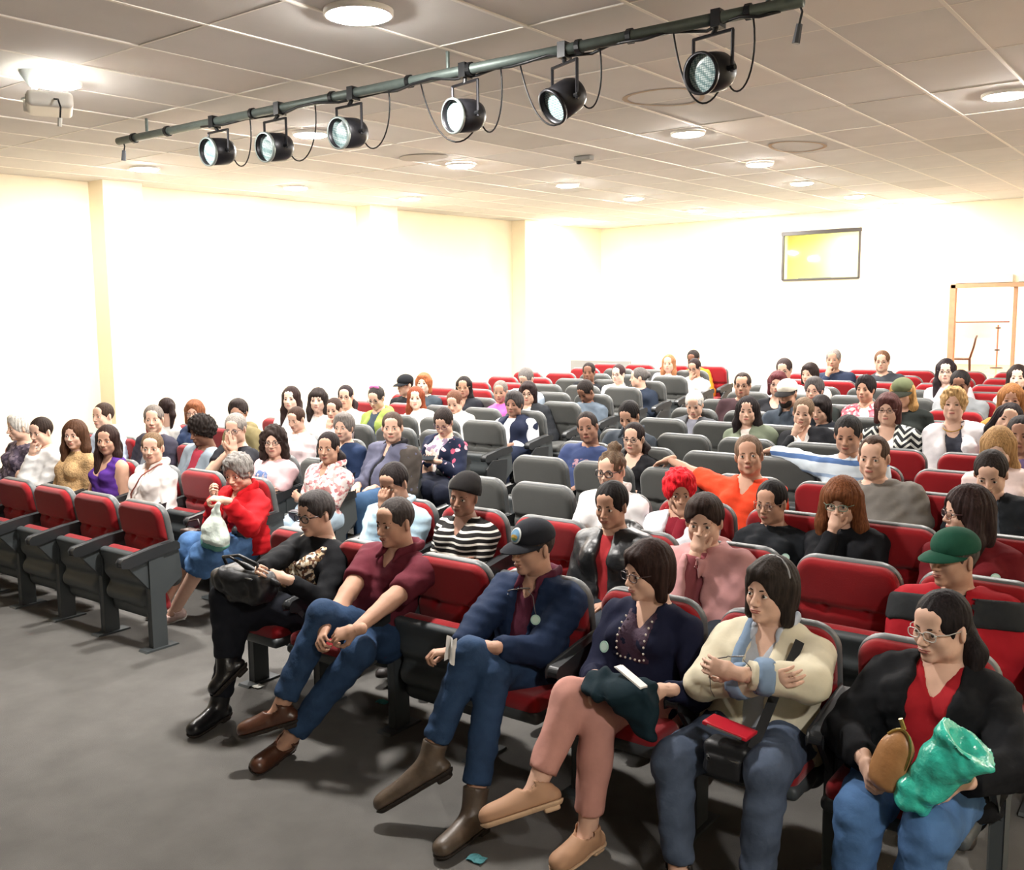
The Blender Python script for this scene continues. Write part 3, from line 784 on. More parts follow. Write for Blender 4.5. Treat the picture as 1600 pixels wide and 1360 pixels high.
tag(b.obj('wall_front', mat('unseen_wall_dark', '#4a463f', .95)), 'unseen stage-end wall behind the camera, kept dark to dim the front', kind='structure')  # unseen wall closing the room, coloured dark so the front rows get less light
# back wall with the booth window and the doorway left open
WX0, WX1, WZ0, WZ1 = -6.77, -5.36, 2.76, 3.63
DX0, DX1, DZ1 = -3.80, -1.2, 2.58
FZ = floor_z(Y1); b = MB()
def wallbox(x0, x1, z0, z1): b.box(((x0+x1)/2, BACK_Y+.1, (z0+z1)/2), (x1-x0, .2, z1-z0))
zc = zt(BACK_Y)+.1
wallbox(LX-.2, WX0, -.3, zc); wallbox(WX0, WX1, -.3, WZ0); wallbox(WX0, WX1, WZ1, zc); wallbox(WX1, DX0, -.3, zc)
wallbox(DX0, DX1, DZ1, zc); wallbox(DX1, RX+.2, -.3, zc)
wb = tag(b.obj('wall_back', M_WALL), 'cream painted back wall with a booth window and a doorway', kind='structure')
pc = at_y(921, 400, BACK_Y-.25)
q = MB(); q.box((pc[0]-.55, BACK_Y-.12, 2.1), (1.1, .26, 4.0)); q.obj('pilaster', M_WALL, wb)
# booth window
wd = tag(empty('window_1', ((WX0+WX1)/2, BACK_Y, WZ0)), 'dark framed projection booth window high in the back wall', kind='structure')
fr = MB(); t = .035; xm, w2, h2 = 0, (WX1-WX0)/2, (WZ1-WZ0)
fr.box((0, -.01, h2-.02), (2*w2+.06, .07, .07)); fr.box((-w2, -.01, h2/2), (t, .06, h2)); fr.box((w2, -.01, h2/2), (t, .06, h2)); fr.box((0, -.01, 0), (2*w2, .06, .03)); fr.obj('window_frame', mat('window_frame', '#2e2824', .5), wd)
gl = MB(); gl.box((0, .05, h2/2), (2*w2, .006, h2)); GP = lens_mat().copy(); GP.name = 'booth_glass'; GP.node_tree.nodes['Mix Shader'].inputs[0].default_value = .015; gl.obj('pane', GP, wd)
BP = mat('booth_paint', '#e6e2b4', .8); xm_ = (WX0+WX1)/2
for nm, c_, d_ in (('wall_booth', (xm_, BACK_Y+1.3, 3.3), (2.3, .05, 1.3)), ('floor_booth', (xm_, BACK_Y+.75, 2.68), (2.3, 1.1, .04)), ('ceiling_booth', (xm_, BACK_Y+.75, 3.93), (2.3, 1.1, .04)), ('wall_booth_left', (WX0-.4, BACK_Y+.75, 3.3), (.04, 1.1, 1.2)), ('wall_booth_right', (WX1+.4, BACK_Y+.75, 3.3), (.04, 1.1, 1.2))):
    bx = MB(); bx.box(c_, d_); tag(bx.obj(nm, BP), 'pale yellow inside of the projection booth', kind='structure')
t = empty('booth_lamp', (WX0+.9, BACK_Y+.8, 3.665), 'lamp inside the projection booth', 'ceiling light'); q = MB(); q.box((0, 0, 0), (.8, .15, .03)); q.obj('tube', mat('booth_tube', '#ffffff', .5, emit=('#ffffd8', 9.)), t); q = MB(); q.box((0, 0, .018), (.9, .2, .01)); q.obj('tray', mat('booth_tray', '#eeeeee', .5), t)
for x in (-.3, .3):
    q = MB(); q.tube([(x, 0, .02), (x, 0, .25)], .008, 6); q.obj('rod', MATS['booth_tray'], t)
pb = MB(); pb.prism([(-.38, 0), (.38, 0), (.36, .05), (.28, .085), (-.30, .085), (-.38, .05)], 1, -.14, .14)
o = pb.obj('booth_projector', mat('grey_kit', '#6d7468', .5), None, (-6.22, BACK_Y+.3, 2.70), bevel=.01); tag(o, 'flat grey projector box on the booth window sill', 'projector')
# doorway, transom, far room
dr = tag(empty('door_1', (DX0, BACK_Y, FZ)), 'wooden door frame with a narrow glass transom in the back wall', kind='structure')
f = MB(); H_ = DZ1-FZ; wf_ = mat('door_frame_wood', '#a8805f', .5, var=.10, vscale=10)
f.box((.03, -.02, H_/2), (.09, .14, H_)); f.obj('jamb', wf_, dr); f = MB(); f.box((DX1-DX0-.03, -.02, H_/2), (.09, .14, H_)); f.obj('jamb', wf_, dr)
f = MB(); f.box(((DX1-DX0)/2, -.02, H_-.02), (DX1-DX0, .14, .07)); f.obj('lintel', wf_, dr)
f = MB(); f.box((.98, -.01, H_/2), (.05, .08, H_-.06)); f.obj('mullion', wf_, dr)
for x0, x1 in ((.05, .93), (1.02, 2.5)):
    f = MB(); f.box(((x0+x1)/2, -.03, H_+.09), (x1-x0, .05, .13)); f.obj('transom', mat('transom_glass', '#b9bdb2', .3), dr)
FRZ = FZ+.25; FD = 9.6; FYB = BACK_Y+.2+FD        # the room beyond lies a step higher
b = MB(); b.box((-4.5, FYB+.1, FRZ+1.6), (16, .2, 3.5)); tag(b.obj('wall_far_room', mat('far_room_paint', '#f2efe6', .8)), 'white wall of the room beyond the doorway', kind='structure')
b = MB(); b.box((-4.5, BACK_Y+.2+FD/2, FRZ-.12), (16, FD, .24)); tag(b.obj('floor_far_room', mat('far_room_floor', '#c08a5c', .22, var=.08, vscale=4)), 'shiny tan floor of the room beyond the doorway', kind='structure')
b = MB(); b.box((-4.5, BACK_Y+.2+FD/2, FRZ+3.28), (16, FD, .1)); tag(b.obj('ceiling_far_room', mat('far_room_ceiling', '#eeeeee', .8)), 'white ceiling of the room beyond the doorway', kind='structure')
for x in (-12.4, 3.4):
    b = MB(); b.box((x, BACK_Y+.2+FD/2, FRZ+1.6), (.1, FD, 3.4)); tag(b.obj('wall_far_room_side', MATS['far_room_paint']), 'side wall of the room beyond the doorway', kind='structure')

# ceiling: slab, tiles let into a light grid
def ceil_pt(x, y, dz=0): return (x, y, ceil_z(y)+dz)
b = MB(); b.prism([(FY, ceil_z(FY)+.05), (BACK_Y, ceil_z(BACK_Y)+.05), (BACK_Y, ceil_z(BACK_Y)+.2), (FY, ceil_z(FY)+.2)], 0, LX-.2, RX+.2)
ce = tag(b.obj('ceiling', mat('ceiling_slab', '#8d887f', .9)), 'suspended ceiling of large pale fibre tiles', kind='structure')
GX, GY = .42*CEIL_H, .765*CEIL_H; gx0, gy0 = -1.279*CEIL_H, 4.50*CEIL_H
xs = [gx0+GX*i for i in range(-16, 10)]; ys = [gy0+GY*j for j in range(-9, 11)]
xs = [x for x in xs if LX < x < RX]; ys = [y for y in ys if FY < y < BACK_Y]
ex = [LX]+xs+[RX]; ey = [FY]+ys+[BACK_Y]
MATS_T = [M_TILE, mat('ceiling_tile_pale', '#e8e3dd', .9, bump=.1, bscale=180, var=.03, vscale=2), mat('ceiling_tile_grey', '#d0ceca', .9, bump=.12, bscale=180, var=.04, vscale=2)]
rnd = random.Random(5); tile_me = {}; rest = MB(); cells = []
for i in range(len(ex)-1):
    for j in range(len(ey)-1):
        cx, cy = (ex[i]+ex[i+1])/2, (ey[j]+ey[j+1])/2
        d = np.array(ceil_pt(cx, cy))-EYE; z = d@CF; vis = z > .5 and abs(d@CR/z*FPX) < 900 and -100 < 680-(d@CU/z*FPX) < 420
        cells.append((not vis, np.linalg.norm(d), i, j))
cells.sort()
ang = math.atan(CEIL_S)
for n_, (nv, dist, i, j) in enumerate(cells):
    sx, sy = ex[i+1]-ex[i]-.016, ey[j+1]-ey[j]-.016; cx, cy = (ex[i]+ex[i+1])/2, (ey[j]+ey[j+1])/2
    if sx < .03 or sy < .03: continue
    if n_ < 290 and not nv:
        k_ = (round(sx, 3), round(sy, 3))
        if k_ not in tile_me:
            q = MB(); q.box((0, 0, .012), (sx, sy, .022)); me = q.mesh('tile'); me.materials.append(None); tile_me[k_] = me
        o = link('tile', tile_me[k_], ce, ceil_pt(cx, cy, rnd.uniform(-.003, .004)), [rnd.choice([M_TILE]*6+MATS_T)])
        o.rotation_euler = (ang+rnd.uniform(-.002, .002), rnd.uniform(-.002, .002), 0)
    else: rest.box(ceil_pt(cx, cy, .012), (sx, sy, .022), rot=rotm('X', math.degrees(ang)))
tag(rest.obj('tiles', M_TILE, ce), kind='stuff')
for x in xs:
    q = MB(); q.prism([(FY, ceil_z(FY)-.004), (BACK_Y, ceil_z(BACK_Y)-.004), (BACK_Y, ceil_z(BACK_Y)+.02), (FY, ceil_z(FY)+.02)], 0, x-.011, x+.011); q.obj('grid_bar', M_TBAR, ce)
for y in ys:
    q = MB(); q.box(((LX+RX)/2, y, ceil_z(y)+.008), (RX-LX, .014, .020)); q.obj('grid_bar', M_TBAR, ce)
# water stains on three tiles and one warm patch
def stain(px, py, rx, ry, col, name='stain', ring=True):
    c = on_ceil(px, py); q = MB(); n = 26; rr = random.Random(int(px)); V = []; F = []
    for t_ in ((1.0, .88) if ring else (1.0, .001)):
        for k in range(n):
            a = 2*math.pi*k/n; s_ = t_*(1+.06*math.sin(3*a+px)); V.append((c[0]+rx*s_*math.cos(a), c[1]+ry*s_*math.sin(a), ceil_z(c[1]+ry*s_*math.sin(a))-.0045))
    F = [(k, (k+1) % n, n+(k+1) % n, n+k) for k in range(n)]; q.add(V, F); q.obj(name, mat('water_stain_'+col, col, .95), ce)
stain(1040, 152, .30, .34, '#c4b29c'); stain(1245, 229, .26, .42, '#c2a98f'); stain(660, 246, .28, .22, '#bdb7ae', ring=False)

# ceiling lights: round downlights, a glowing diffuser inside a shallow white rim
LAMPS = [(560, 18, 'largest round ceiling light at the top edge, left of centre', 1.15), (88, 128, 'glowing ceiling light just behind the white projector', 1.), (485, 208, 'glowing ceiling light between the second and third stage lamps', 1.), (226, 262, 'ceiling light below the left end of the lighting pipe', 1.),
         (720, 257, 'round ceiling light under the fourth stage lamp', 1.), (640, 309, 'ceiling light close to the left wall past mid-room', 1.), (887, 288, 'round ceiling light just below the small ceiling sensor', 1.), (990, 309, 'ceiling light to the right of the one below the sensor', 1.), (1088, 328, 'ceiling light third in the slanting line behind the sensor', 1.),
         (1075, 207, 'bright ceiling light below the rightmost stage lamp', 1.), (1187, 255, 'ceiling light below the brown ring stain', 1.), (1253, 285, 'bright ceiling light in front of the pale warm tile', 1.), (1335, 306, 'ceiling light above the booth window', 1.), (1395, 319, 'ceiling light nearest the back wall on the right', 1.),
         (1165, 333, 'faint ceiling light near the back wall, middle', 1.), (884, 346, 'ceiling light in the far back left corner', 1.), (462, 292, 'ceiling light left of the two pilasters near the left wall', 1.), (1572, 146, 'large bright ceiling light at the right edge', 1.1)]
M_GLOW = mat('lamp_glow', '#ffffff', .5, emit=('#fffaf4', 1.0)); M_GLOW.node_tree.nodes['Principled BSDF'].inputs['Emission Strength'].default_value = 112*LAMP_POWER
M_RIM = mat('lamp_rim', '#f0eee8', .4)
def lamp_me():
    q = MB(); q.lathe([(.140, -.012)]+[(.140*math.cos(t)+.0005, -.012-.022*math.sin(t)) for t in np.linspace(.25, math.pi/2, 6)], n=20); return q.mesh('diffuser', True)
def rim_me():
    q = MB(); q.lathe([(.139, .0), (.141, -.014), (.149, -.016), (.157, -.012), (.159, .010)], n=28); return q.mesh('rim', True)
GL, RM = lamp_me(), rim_me(); GL.materials.append(M_GLOW); RM.materials.append(M_RIM)
for (px, py, lb, sc) in LAMPS:
    c = on_ceil(px, py); t = empty('ceiling_light', (c[0], c[1], ceil_z(c[1])-.006), lb, 'ceiling light', 'round ceiling lights')
    t.rotation_euler.x = ang; t.scale = (sc, sc, sc)
    link('diffuser', GL, t); link('rim', RM, t)
# two lamps over the stage behind the camera and the light of the far room
for (x, y) in ((1.6, .6), (2.2, 9.0), (2.2, 13.5), (-.6, 16.2)):
    t = empty('ceiling_light', (x, y, ceil_z(y)-.006), {.6: 'ceiling light over the stage, out of frame', 9.0: 'ceiling light by the right wall, mid-room', 13.5: 'ceiling light by the right wall, rear', 16.2: 'ceiling light over the rear right corner', -.9: 'ceiling light over the stage behind the camera', .4: 'ceiling light over the open floor before the front row'}[y], 'ceiling light', 'round ceiling lights'); t.rotation_euler.x = ang
    link('diffuser', GL, t); link('rim', RM, t)
for k_, (x, y) in enumerate(((-6.5, 2.4), (-3.2, 2.4), (-7.5, 6.8), (-3.6, 6.8))):
    t = empty('ceiling_panel', (x, BACK_Y+y, FRZ+3.21), 'ceiling light panel of the room beyond the doorway, '+('near left', 'near right', 'far left', 'far right')[k_], 'ceiling light', 'lights of the far room')
    q = MB(); q.box((0, 0, 0), (1.2, .6, .03)); q.obj('diffuser', mat('far_panel', '#ffffff', .5, emit=('#fff8ea', 26.)), t)
    q = MB(); q.box((0, .31, .0), (1.26, .03, .05)); q.box((0, -.31, .0), (1.26, .03, .05)); q.box((.615, 0, 0), (.03, .62, .05)); q.box((-.615, 0, 0), (.03, .62, .05)); q.obj('frame', M_RIM, t)
# ================================================================ lighting pipe, stage lamps, projector
p0 = on_plane(185, 221, (0, -CEIL_S, 1), CAMH+CEIL_H-.13); p1 = on_plane(1255, 1, (0, -CEIL_S, 1), CAMH+CEIL_H-.13)
PY = (p0[1]+p1[1])/2; M_PIPE = mat('pipe_paint', '#5f6a66', .5, metal=.4, var=.1, vscale=20)
def pipe_at(px): 
    d0 = ray(px, 0)
    # point of the pipe in the column px of the photo
    t = (px-185)/(1255-185); lo, hi = 0., 1.
    for _ in range(40):
        mid = (lo+hi)/2; q = p0+(p1-p0)*mid; e = q-EYE; x = 800+FPX*(e@CR)/(e@CF)
        if x < px: lo = mid
        else: hi = mid
    return p0+(p1-p0)*(lo+hi)/2
pp = empty('lighting_pipe', tuple(p0), 'grey painted pipe under the ceiling carrying the stage lamps', 'pipe')
q = MB(); q.tube([(0, 0, 0), tuple(p1-p0)], .030, 14); q.obj('pipe', M_PIPE, pp, smooth=True)
for px in (210, 262, 395, 520, 640, 735, 905, 985, 1170):
    e = pipe_at(px)-p0; q = MB(); d = unit(p1-p0); q.tube([tuple(e-d*.014), tuple(e+d*.014)], .040, 12); q.obj('cable_tie', M_BLACK, pp)
for px in (230, 700, 1200):
    e = pipe_at(px); q = MB(); zc_ = ceil_z(e[1]); e = e-p0; q.tube([tuple(e+np.array([0, 0, .03])), tuple(e+np.array([0, 0, zc_-p0[2]-(e[2])]))], .012, 8); q.obj('hanger_rod', M_PIPE, pp)
q = MB(); pts = [pipe_at(x)-p0+np.array([0, -.035*math.cos(i*1.1), -.03-.012*math.sin(i*2.)]) for i, x in enumerate(range(320, 1240, 30))]; q.tube([tuple(p) for p in pts], .009, 6); q.obj('cable', M_BLACK, pp, smooth=True)
M_CAN = mat('can_paint', '#26262a', .4, metal=.5, var=.15, vscale=25); M_RING = mat('can_ring', '#8f9a98', .4, metal=.5)
def lens_led():
    if 'led_lens' in MATS: return MATS['led_lens']
    m = mat('led_lens', '#8fb3b3', .25, spec=.8); nt = m.node_tree; b_ = nt.nodes['Principled BSDF']
    tc = nt.nodes.new('ShaderNodeTexCoord'); v = nt.nodes.new('ShaderNodeTexVoronoi'); v.inputs['Scale'].default_value = 95; v.inputs['Randomness'].default_value = .15
    nt.links.new(tc.outputs['Object'], v.inputs['Vector']); rp = nt.nodes.new('ShaderNodeValToRGB'); nt.links.new(v.outputs[0], rp.inputs[0])
    rp.color_ramp.elements[0].position = .2; rp.color_ramp.elements[0].color = lin('#dfeeee'); rp.color_ramp.elements[1].position = .6; rp.color_ramp.elements[1].color = lin('#6c8c8e')
    nt.links.new(rp.outputs[0], b_.inputs['Base Color']); return m
# can centre px, pipe px, radius, facing (yaw from -Y towards +X negative = image left), tilt down, label
CANS = [((342, 237), 335, -2, 8, 'black stage lamp nearest the left end of the pipe'), ((431, 230), 437, -2, 8, 'second black stage lamp from the left end of the pipe'), ((546, 208), 552, -2, 8, 'third black stage lamp from the left, right of a glowing light'),
        ((727, 181), 727, -12, 8, 'fourth black stage lamp from the left on the pipe'), ((882, 155), 882, -22, 32, 'fifth stage lamp from the left with a sparkling face'), ((1113, 113), 1122, -12, 12, 'rightmost black stage lamp, seen nearly face on')]
for n_, (c, ppx, yw, tl, lb) in enumerate(CANS):
    pt = pipe_at(ppx); ctr = at_y(c[0], c[1], pt[1]); r_ = .098
    t = empty('stage_lamp', tuple(ctr), lb, 'stage light', 'stage lamps on the pipe')
    Rm = rotm('Z', yw) @ rotm('X', tl) @ rotm('X', 90)     # local +Z -> face direction (-Y, tilted down)
    q = MB(); L = .20
    q.lathe([(.001, -L*.55), (r_*.55, -L*.55), (r_*.82, -L*.48), (r_*.97, -L*.30), (r_, -.02), (r_, L*.5), (r_*.94, L*.5), (r_*.94, L*.30)], rot=Rm, n=28); q.obj('can', M_CAN, t, smooth=True)
    q = MB(); q.lathe([(r_*1.0, L*.42), (r_*1.06, L*.42), (r_*1.06, L*.52), (r_*.95, L*.52)], rot=Rm, n=28); q.obj('front_ring', M_RING if n_ < 4 else M_CAN, t, smooth=True)
    q = MB(); q.lathe([(.001, L*.36), (r_*.5, L*.36), (r_*.95, L*.33)], rot=Rm, n=28); q.obj('lens', lens_led(), t)
    sd = rotm('Z', yw) @ np.array([1, 0, 0.]); top = pt-ctr
    hgt = top[2]-.075
    for s_ in (-1, 1):
        q = MB(); a_ = sd*s_*(r_+.022); q.tube([tuple(a_+np.array([0, 0, -.02])), tuple(a_+np.array([0, 0, hgt]))], .009, 6); q.obj('yoke_arm', M_CAN, t)
        q = MB(); q.tube([tuple(sd*s_*(r_-.004)), tuple(sd*s_*(r_+.040))], .014, 8); q.obj('yoke_knob', M_BLACK, t)
    q = MB(); q.tube([tuple(-sd*(r_+.026)+np.array([0, 0, hgt])), tuple(sd*(r_+.026)+np.array([0, 0, hgt]))], .009, 6); q.obj('yoke_bar', M_CAN, t)
    q = MB(); m_ = np.array([0, 0, hgt]); q.tube([tuple(m_), tuple(top+np.array([0, 0, -.03]))], .013, 8); q.box(tuple(top+np.array([0, 0, -.005])), (.05, .075, .085)); q.obj('clamp', M_BLACK, t)
    # loop of cable from the back of the can up to the pipe
    bk = Rm @ np.array([0, 0, -L*.55]); q = MB(); e2 = pipe_at(ppx+55)-ctr; low = bk*1.25+np.array([0, 0, -.14])
    cv = []
    for u in np.linspace(0, 1, 16):
        cv.append(tuple((1-u)**3*bk+3*(1-u)**2*u*(bk*1.6+np.array([0, 0, -.22]))+3*(1-u)*u*u*(e2+np.array([.05, 0, -.35]))+u**3*(e2+np.array([0, 0, -.02]))))
    q.tube(cv, .005, 6); q.obj('cable', M_BLACK, t, smooth=True)
    if n_ >= 3:
        e2 = pipe_at(ppx-70)-ctr; cv = []
        for u in np.linspace(0, 1, 16):
            cv.append(tuple((1-u)**3*(bk+np.array([0, 0, -.03]))+3*(1-u)**2*u*(np.array([-.02, 0, -.24]))+3*(1-u)*u*u*(e2*.7+np.array([0, 0, -.35]))+u**3*(e2+np.array([0, 0, -.02]))))
        q = MB(); q.tube(cv, .005, 6); q.obj('cable', M_BLACK, t, smooth=True)
# small hanging plugs at both ends of the pipe
for px, dz, lb in ((193, .10, 'grey cable plug hanging at the left end of the pipe'), (1250, .13, 'dark cable connector hanging at the right end of the pipe')):
    e = pipe_at(px); t = empty('cable_plug', tuple(e), lb, 'plug'); q = MB(); q.tube([(0, 0, -.02), (.012, 0, -.05), (.0, 0, -dz*.8)], .006, 6); q.obj('lead', M_BLACK, t)
    q = MB(); q.tube([(0, 0, -dz*.8), (-.015, 0, -dz-.06)], [.016, .020], 8); q.obj('plug_body', mat('plug_grey', '#4c5058', .5), t)
# projector on its ceiling mount
c = on_ceil(52, 112); c[2] = ceil_z(c[1]); t = empty('ceiling_projector', tuple(c), 'white projector hanging from a cone shaped ceiling mount', 'projector'); M_PJ = mat('projector_white', '#e4e2dc', .4); M_MT = mat('mount_grey', '#b9c0c0', .4)
ctr = at_y(78, 163, c[1])-c; Rz = rotm('Z', -28)
q = MB(); q.lathe([(.085, 0), (.080, -.02), (.035, -.085), (.018, -.10), (.001, -.10)], n=20); q.obj('mount_cone', M_MT, t, smooth=True)
q = MB(); q.tube([(0, 0, -.09), (0, 0, ctr[2]+.05)], .014, 10); q.obj('mount_pole', M_MT, t)
q = MB(); q.box((0, 0, ctr[2]+.055), (.12, .12, .012)); q.obj('mount_plate', M_MT, t)
g = SDF((-.22, -.17, -.08), (.22, .17, .08), .006); g.box((0, 0, 0), (.36, .26, .095), .028); g.ell((-.11, -.12, .0), (.05, .05, .042), k=.01); g.ell((-.11, -.16, 0), (.034, .05, .030), k=.004, op='s')
P_, F_ = g.mesh(1); pj = link('case', mesh_from('case', P_ @ Rz.T+np.array([ctr[0], 0+ctr[1], ctr[2]]), F_), t, None, [M_PJ])
q = MB(); pl = Rz @ np.array([-.11, -.128, 0])+ctr; q.lathe([(.001, 0), (.03, 0), (.032, -.012)], c=tuple(pl), rot=Rz @ rotm('X', 90), n=18); q.obj('lens', mat('projector_lens', '#1c1a22', .1), t, smooth=True)
q = MB(); q.box(tuple(Rz @ np.array([.06, -.132, .0])+ctr), (.13, .006, .05), rot=Rz); q.obj('vent_grille', mat('vent_grey', '#a7a49c', .6), t)
ec = Rz @ np.array([.17, .02, 0])+ctr; q = MB(); q.tube([tuple(ec), tuple(ec+np.array([.05, 0, -.01])), tuple(ec+np.array([.075, 0, -.06])), tuple(ec+np.array([.06, 0, -.13]))], .006, 6); q.obj('cable', M_BLACK, t, smooth=True)
q = MB(); q.tube([tuple(ec+np.array([.06, 0, -.12])), tuple(ec+np.array([.05, 0, -.17]))], .014, 8); q.obj('cable_plug', mat('plug_white', '#cfcfc8', .5), t)
# small ceiling sensor and a fitting
c = on_ceil(912, 244); t = empty('ceiling_sensor', (c[0], c[1], ceil_z(c[1])), 'small grey sensor box fixed to the ceiling tiles', 'sensor'); q = MB(); q.box((0, 0, -.025), (.20, .09, .045)); q.obj('box', mat('sensor_grey', '#7f7d78', .5), t, bevel=.006); q = MB(); q.lathe([(.03, -.045), (.025, -.075), (.001, -.08)], c=(-.06, 0, 0), n=12); q.obj('sensor_eye', M_BLACK, t, smooth=True)

# ================================================================ far room: chair, hanging screen, stand
b0 = at_y(1497, 560, 20.0); t = empty('plastic_chair', (b0[0], 20.0, FRZ+.002), 'dark brown plastic chair standing just beyond the doorway', 'chair', rz=R(-80)); M_CH = mat('brown_plastic', '#3a2422', .4)
for x, y in ((-.2, -.2), (.2, -.2), (-.2, .2), (.2, .2)):
    q = MB(); q.tube([(x*1.08, y*1.1, 0), (x, y, .44)], .018, 8); q.obj('leg', M_CH, t)
q = MB(); q.box((0, 0, .445), (.45, .44, .03)); q.obj('seat', M_CH, t, bevel=.01)
q = MB(); q.tube([(-.2, .2, .44), (-.205, .26, .66), (-.19, .29, .84), (-.12, .305, .88), (.12, .305, .88), (.19, .29, .84), (.205, .26, .66), (.2, .2, .44)], .018, 8); q.obj('back_frame', M_CH, t, smooth=True)
for x in (-.12, -.04, .04, .12):
    q = MB(); q.box((x, .255, .66), (.03, .012, .42), rot=rotm('X', -14)); q.obj('back_slat', M_CH, t)
s0 = at_y(1489, 452, BACK_Y+8.6); s1 = at_y(1576, 503, BACK_Y+8.6); t = empty('projection_screen', ((s0[0]+s1[0])/2, BACK_Y+8.6, s1[2]), 'white hanging screen with a dark lower bar, seen through the doorway', 'screen')
ht = FRZ+3.23-s1[2]; q = MB(); q.box((0, 0, ht-.05), (s1[0]-s0[0]+.1, .1, .1)); q.obj('housing', M_RIM, t); q = MB(); q.box((0, 0, ht/2-.04), (s1[0]-s0[0], .01, ht-.06)); q.obj('screen_cloth', mat('screen_white', '#f4f2ee', .8), t); q = MB(); q.box((0, 0, 0), (s1[0]-s0[0]+.04, .035, .04)); q.obj('lower_bar', mat('bar_brown', '#5a3b3a', .5), t)
s2 = on_plane(1557, 566, (0, 1, 0), BACK_Y+8.0); s3 = at_y(1560, 508, BACK_Y+8.0); t = empty('pole_stand', (s2[0], s2[1], FRZ+.002), 'thin reddish pole stand with dark collars beyond the doorway', 'stand')
M_PS = mat('pole_red', '#a05a4a', .4); q = MB(); hh = s3[2]-FRZ; q.tube([(0, 0, .02), (0, 0, hh)], .018, 10); q.obj('pole', M_PS, t); q = MB(); q.lathe([(.001, .03), (.13, .02), (.15, 0)], n=20); q.obj('base', M_BLACK, t)
for z in (hh*.93, hh*.42):
    q = MB(); q.lathe([(.02, z-.02), (.06, z-.015), (.06, z+.015), (.02, z+.02)], n=12); q.obj('collar', M_BLACK, t)
# low grey partition behind the rear left rows
a_, b_ = at_y(893, 563, 13.0), at_y(985, 562, 13.0); t = empty('low_partition', ((a_[0]+b_[0])/2, 13.0, FZ), 'low grey partition panel behind the rear red seats', 'partition'); hh = a_[2]-FZ
q = MB(); q.box((0, 0, hh/2+.03), (b_[0]-a_[0], .05, hh-.06)); q.obj('panel', mat('partition_grey', '#8d8d8a', .7), t)
for x in (-1, 1):
    q = MB(); q.box((x*(b_[0]-a_[0])*.45, 0, .04), (.05, .35, .08)); q.obj('foot', M_DARKP, t)
# ================================================================ tip-up auditorium seats
ROWS = [3.62, 4.48, 5.19, 5.95, 6.6, 7.22, 7.9, 8.55, 9.2, 9.85, 10.45, 11.03, 11.65, 12.25]   # Y of the backrest tops
PITCH_X = .55; LEFT0, RIGHT0 = -5.35, -4.36            # aisle-side edges of the two blocks
def seat_base(row, block, i):
    """centre of a seat on the floor, i counted from the aisle"""
    Y = ROWS[row-1]-.20; x = LEFT0-PITCH_X*(i+.5) if block == 'L' else RIGHT0+PITCH_X*(i+.5)
    return np.array([x, Y, floor_z(Y)])
def rr_slab(g, c, w_, h_, t_, rc, rnd_, tilt, k=0, op='u', bulge=0., groove=None):
    """rounded-rectangle slab in XZ, tilted about X"""
    c = np.array(c, float); mr = math.hypot(w_, h_)/2+.08; sl, X, Y, Z = g.win(c-mr, c+mr); e = [X-c[0], Y-c[1], Z-c[2]]
    ca, sa = math.cos(R(tilt)), math.sin(R(tilt)); y = e[1]*ca-e[2]*sa; z = e[1]*sa+e[2]*ca; x = e[0]+0*y
    qx, qz = np.abs(x)-(w_/2-rc), np.abs(z)-(h_/2-rc); d2 = np.sqrt(np.maximum(qx, 0)**2+np.maximum(qz, 0)**2)+np.minimum(np.maximum(qx, qz), 0)-rc
    th = t_/2+bulge*(1-np.clip((x/(w_/2))**2, 0, 1))*(1-np.clip((z/(h_/2))**2, 0, 1))*(y < 0)
    if groove:
        for gz, gd, gw in groove['lines']: th = th-gd*np.exp(-((z-gz)/gw)**2)*(y < 0)
        for gx, gz, gd, gw in groove['dots']: th = th-gd*np.exp(-(((x-gx)**2+(z-gz)**2)/gw**2))*(y < 0)
    a = d2+rnd_; b_ = np.abs(y)-th+rnd_
    d = np.minimum(np.maximum(a, b_), 0)+np.sqrt(np.maximum(a, 0)**2+np.maximum(b_, 0)**2)-rnd_
    g.comb(sl, d.astype(np.float32), k, op)
TILT = -10
def me_sdf(name, lo, hi, h, fn, sm=1):
    g = SDF(lo, hi, h); fn(g); me = mesh_from(name, *g.mesh(sm)); me.materials.append(None); return me
BC = (0, .125, .635)
ME = {}
ME['back_cushion'] = me_sdf('back_cushion', (-.25, -.05, .36), (.25, .3, .95), .0075, lambda g: rr_slab(g, BC, .468, .52, .075, .085, .028, TILT, bulge=.016, groove=dict(lines=[(.035, .020, .018)], dots=[(-.095, .03, .020, .020), (.095, .03, .020, .020)])))
def _shell(g):
    rr_slab(g, (0, .152, .620), .486, .575, .050, .10, .014, TILT); 
ME['back_shell'] = me_sdf('back_shell', (-.28, 0, .3), (.28, .35, 1.), .0085, _shell)
def _seatc(g):
    g.box((0, -.205, .055), (.455, .43, .085), .036); g.ell((0, -.205, .09), (.19, .18, .025), k=.02)
ME['seat_cushion'] = me_sdf('seat_cushion', (-.25, -.45, -.02), (.25, .05, .14), .009, _seatc)
def _seats(g):
    g.box((0, -.205, .012), (.475, .445, .055), .022); g.cap((-.18, -.13, -.035), (.18, -.13, -.035), .055, k=.06); g.cap((-.18, -.27, -.01), (.18, -.27, -.01), .035, k=.06); g.cap((-.20, -.02, -.02), (.20, -.02, -.02), .045, k=.05)
ME['seat_shell'] = me_sdf('seat_shell', (-.26, -.45, -.12), (.26, .06, .06), .009, _seats)
q = MB(); q.prism([(-.245, .575), (-.25, .600), (-.235, .618), (.0, .655), (.13, .668), (.15, .650), (.15, .625), (.0, .605), (-.20, .566)], 0, -.030, .030); ME['armrest'] = q.mesh('armrest', False, .008); ME['armrest'].materials.append(None)
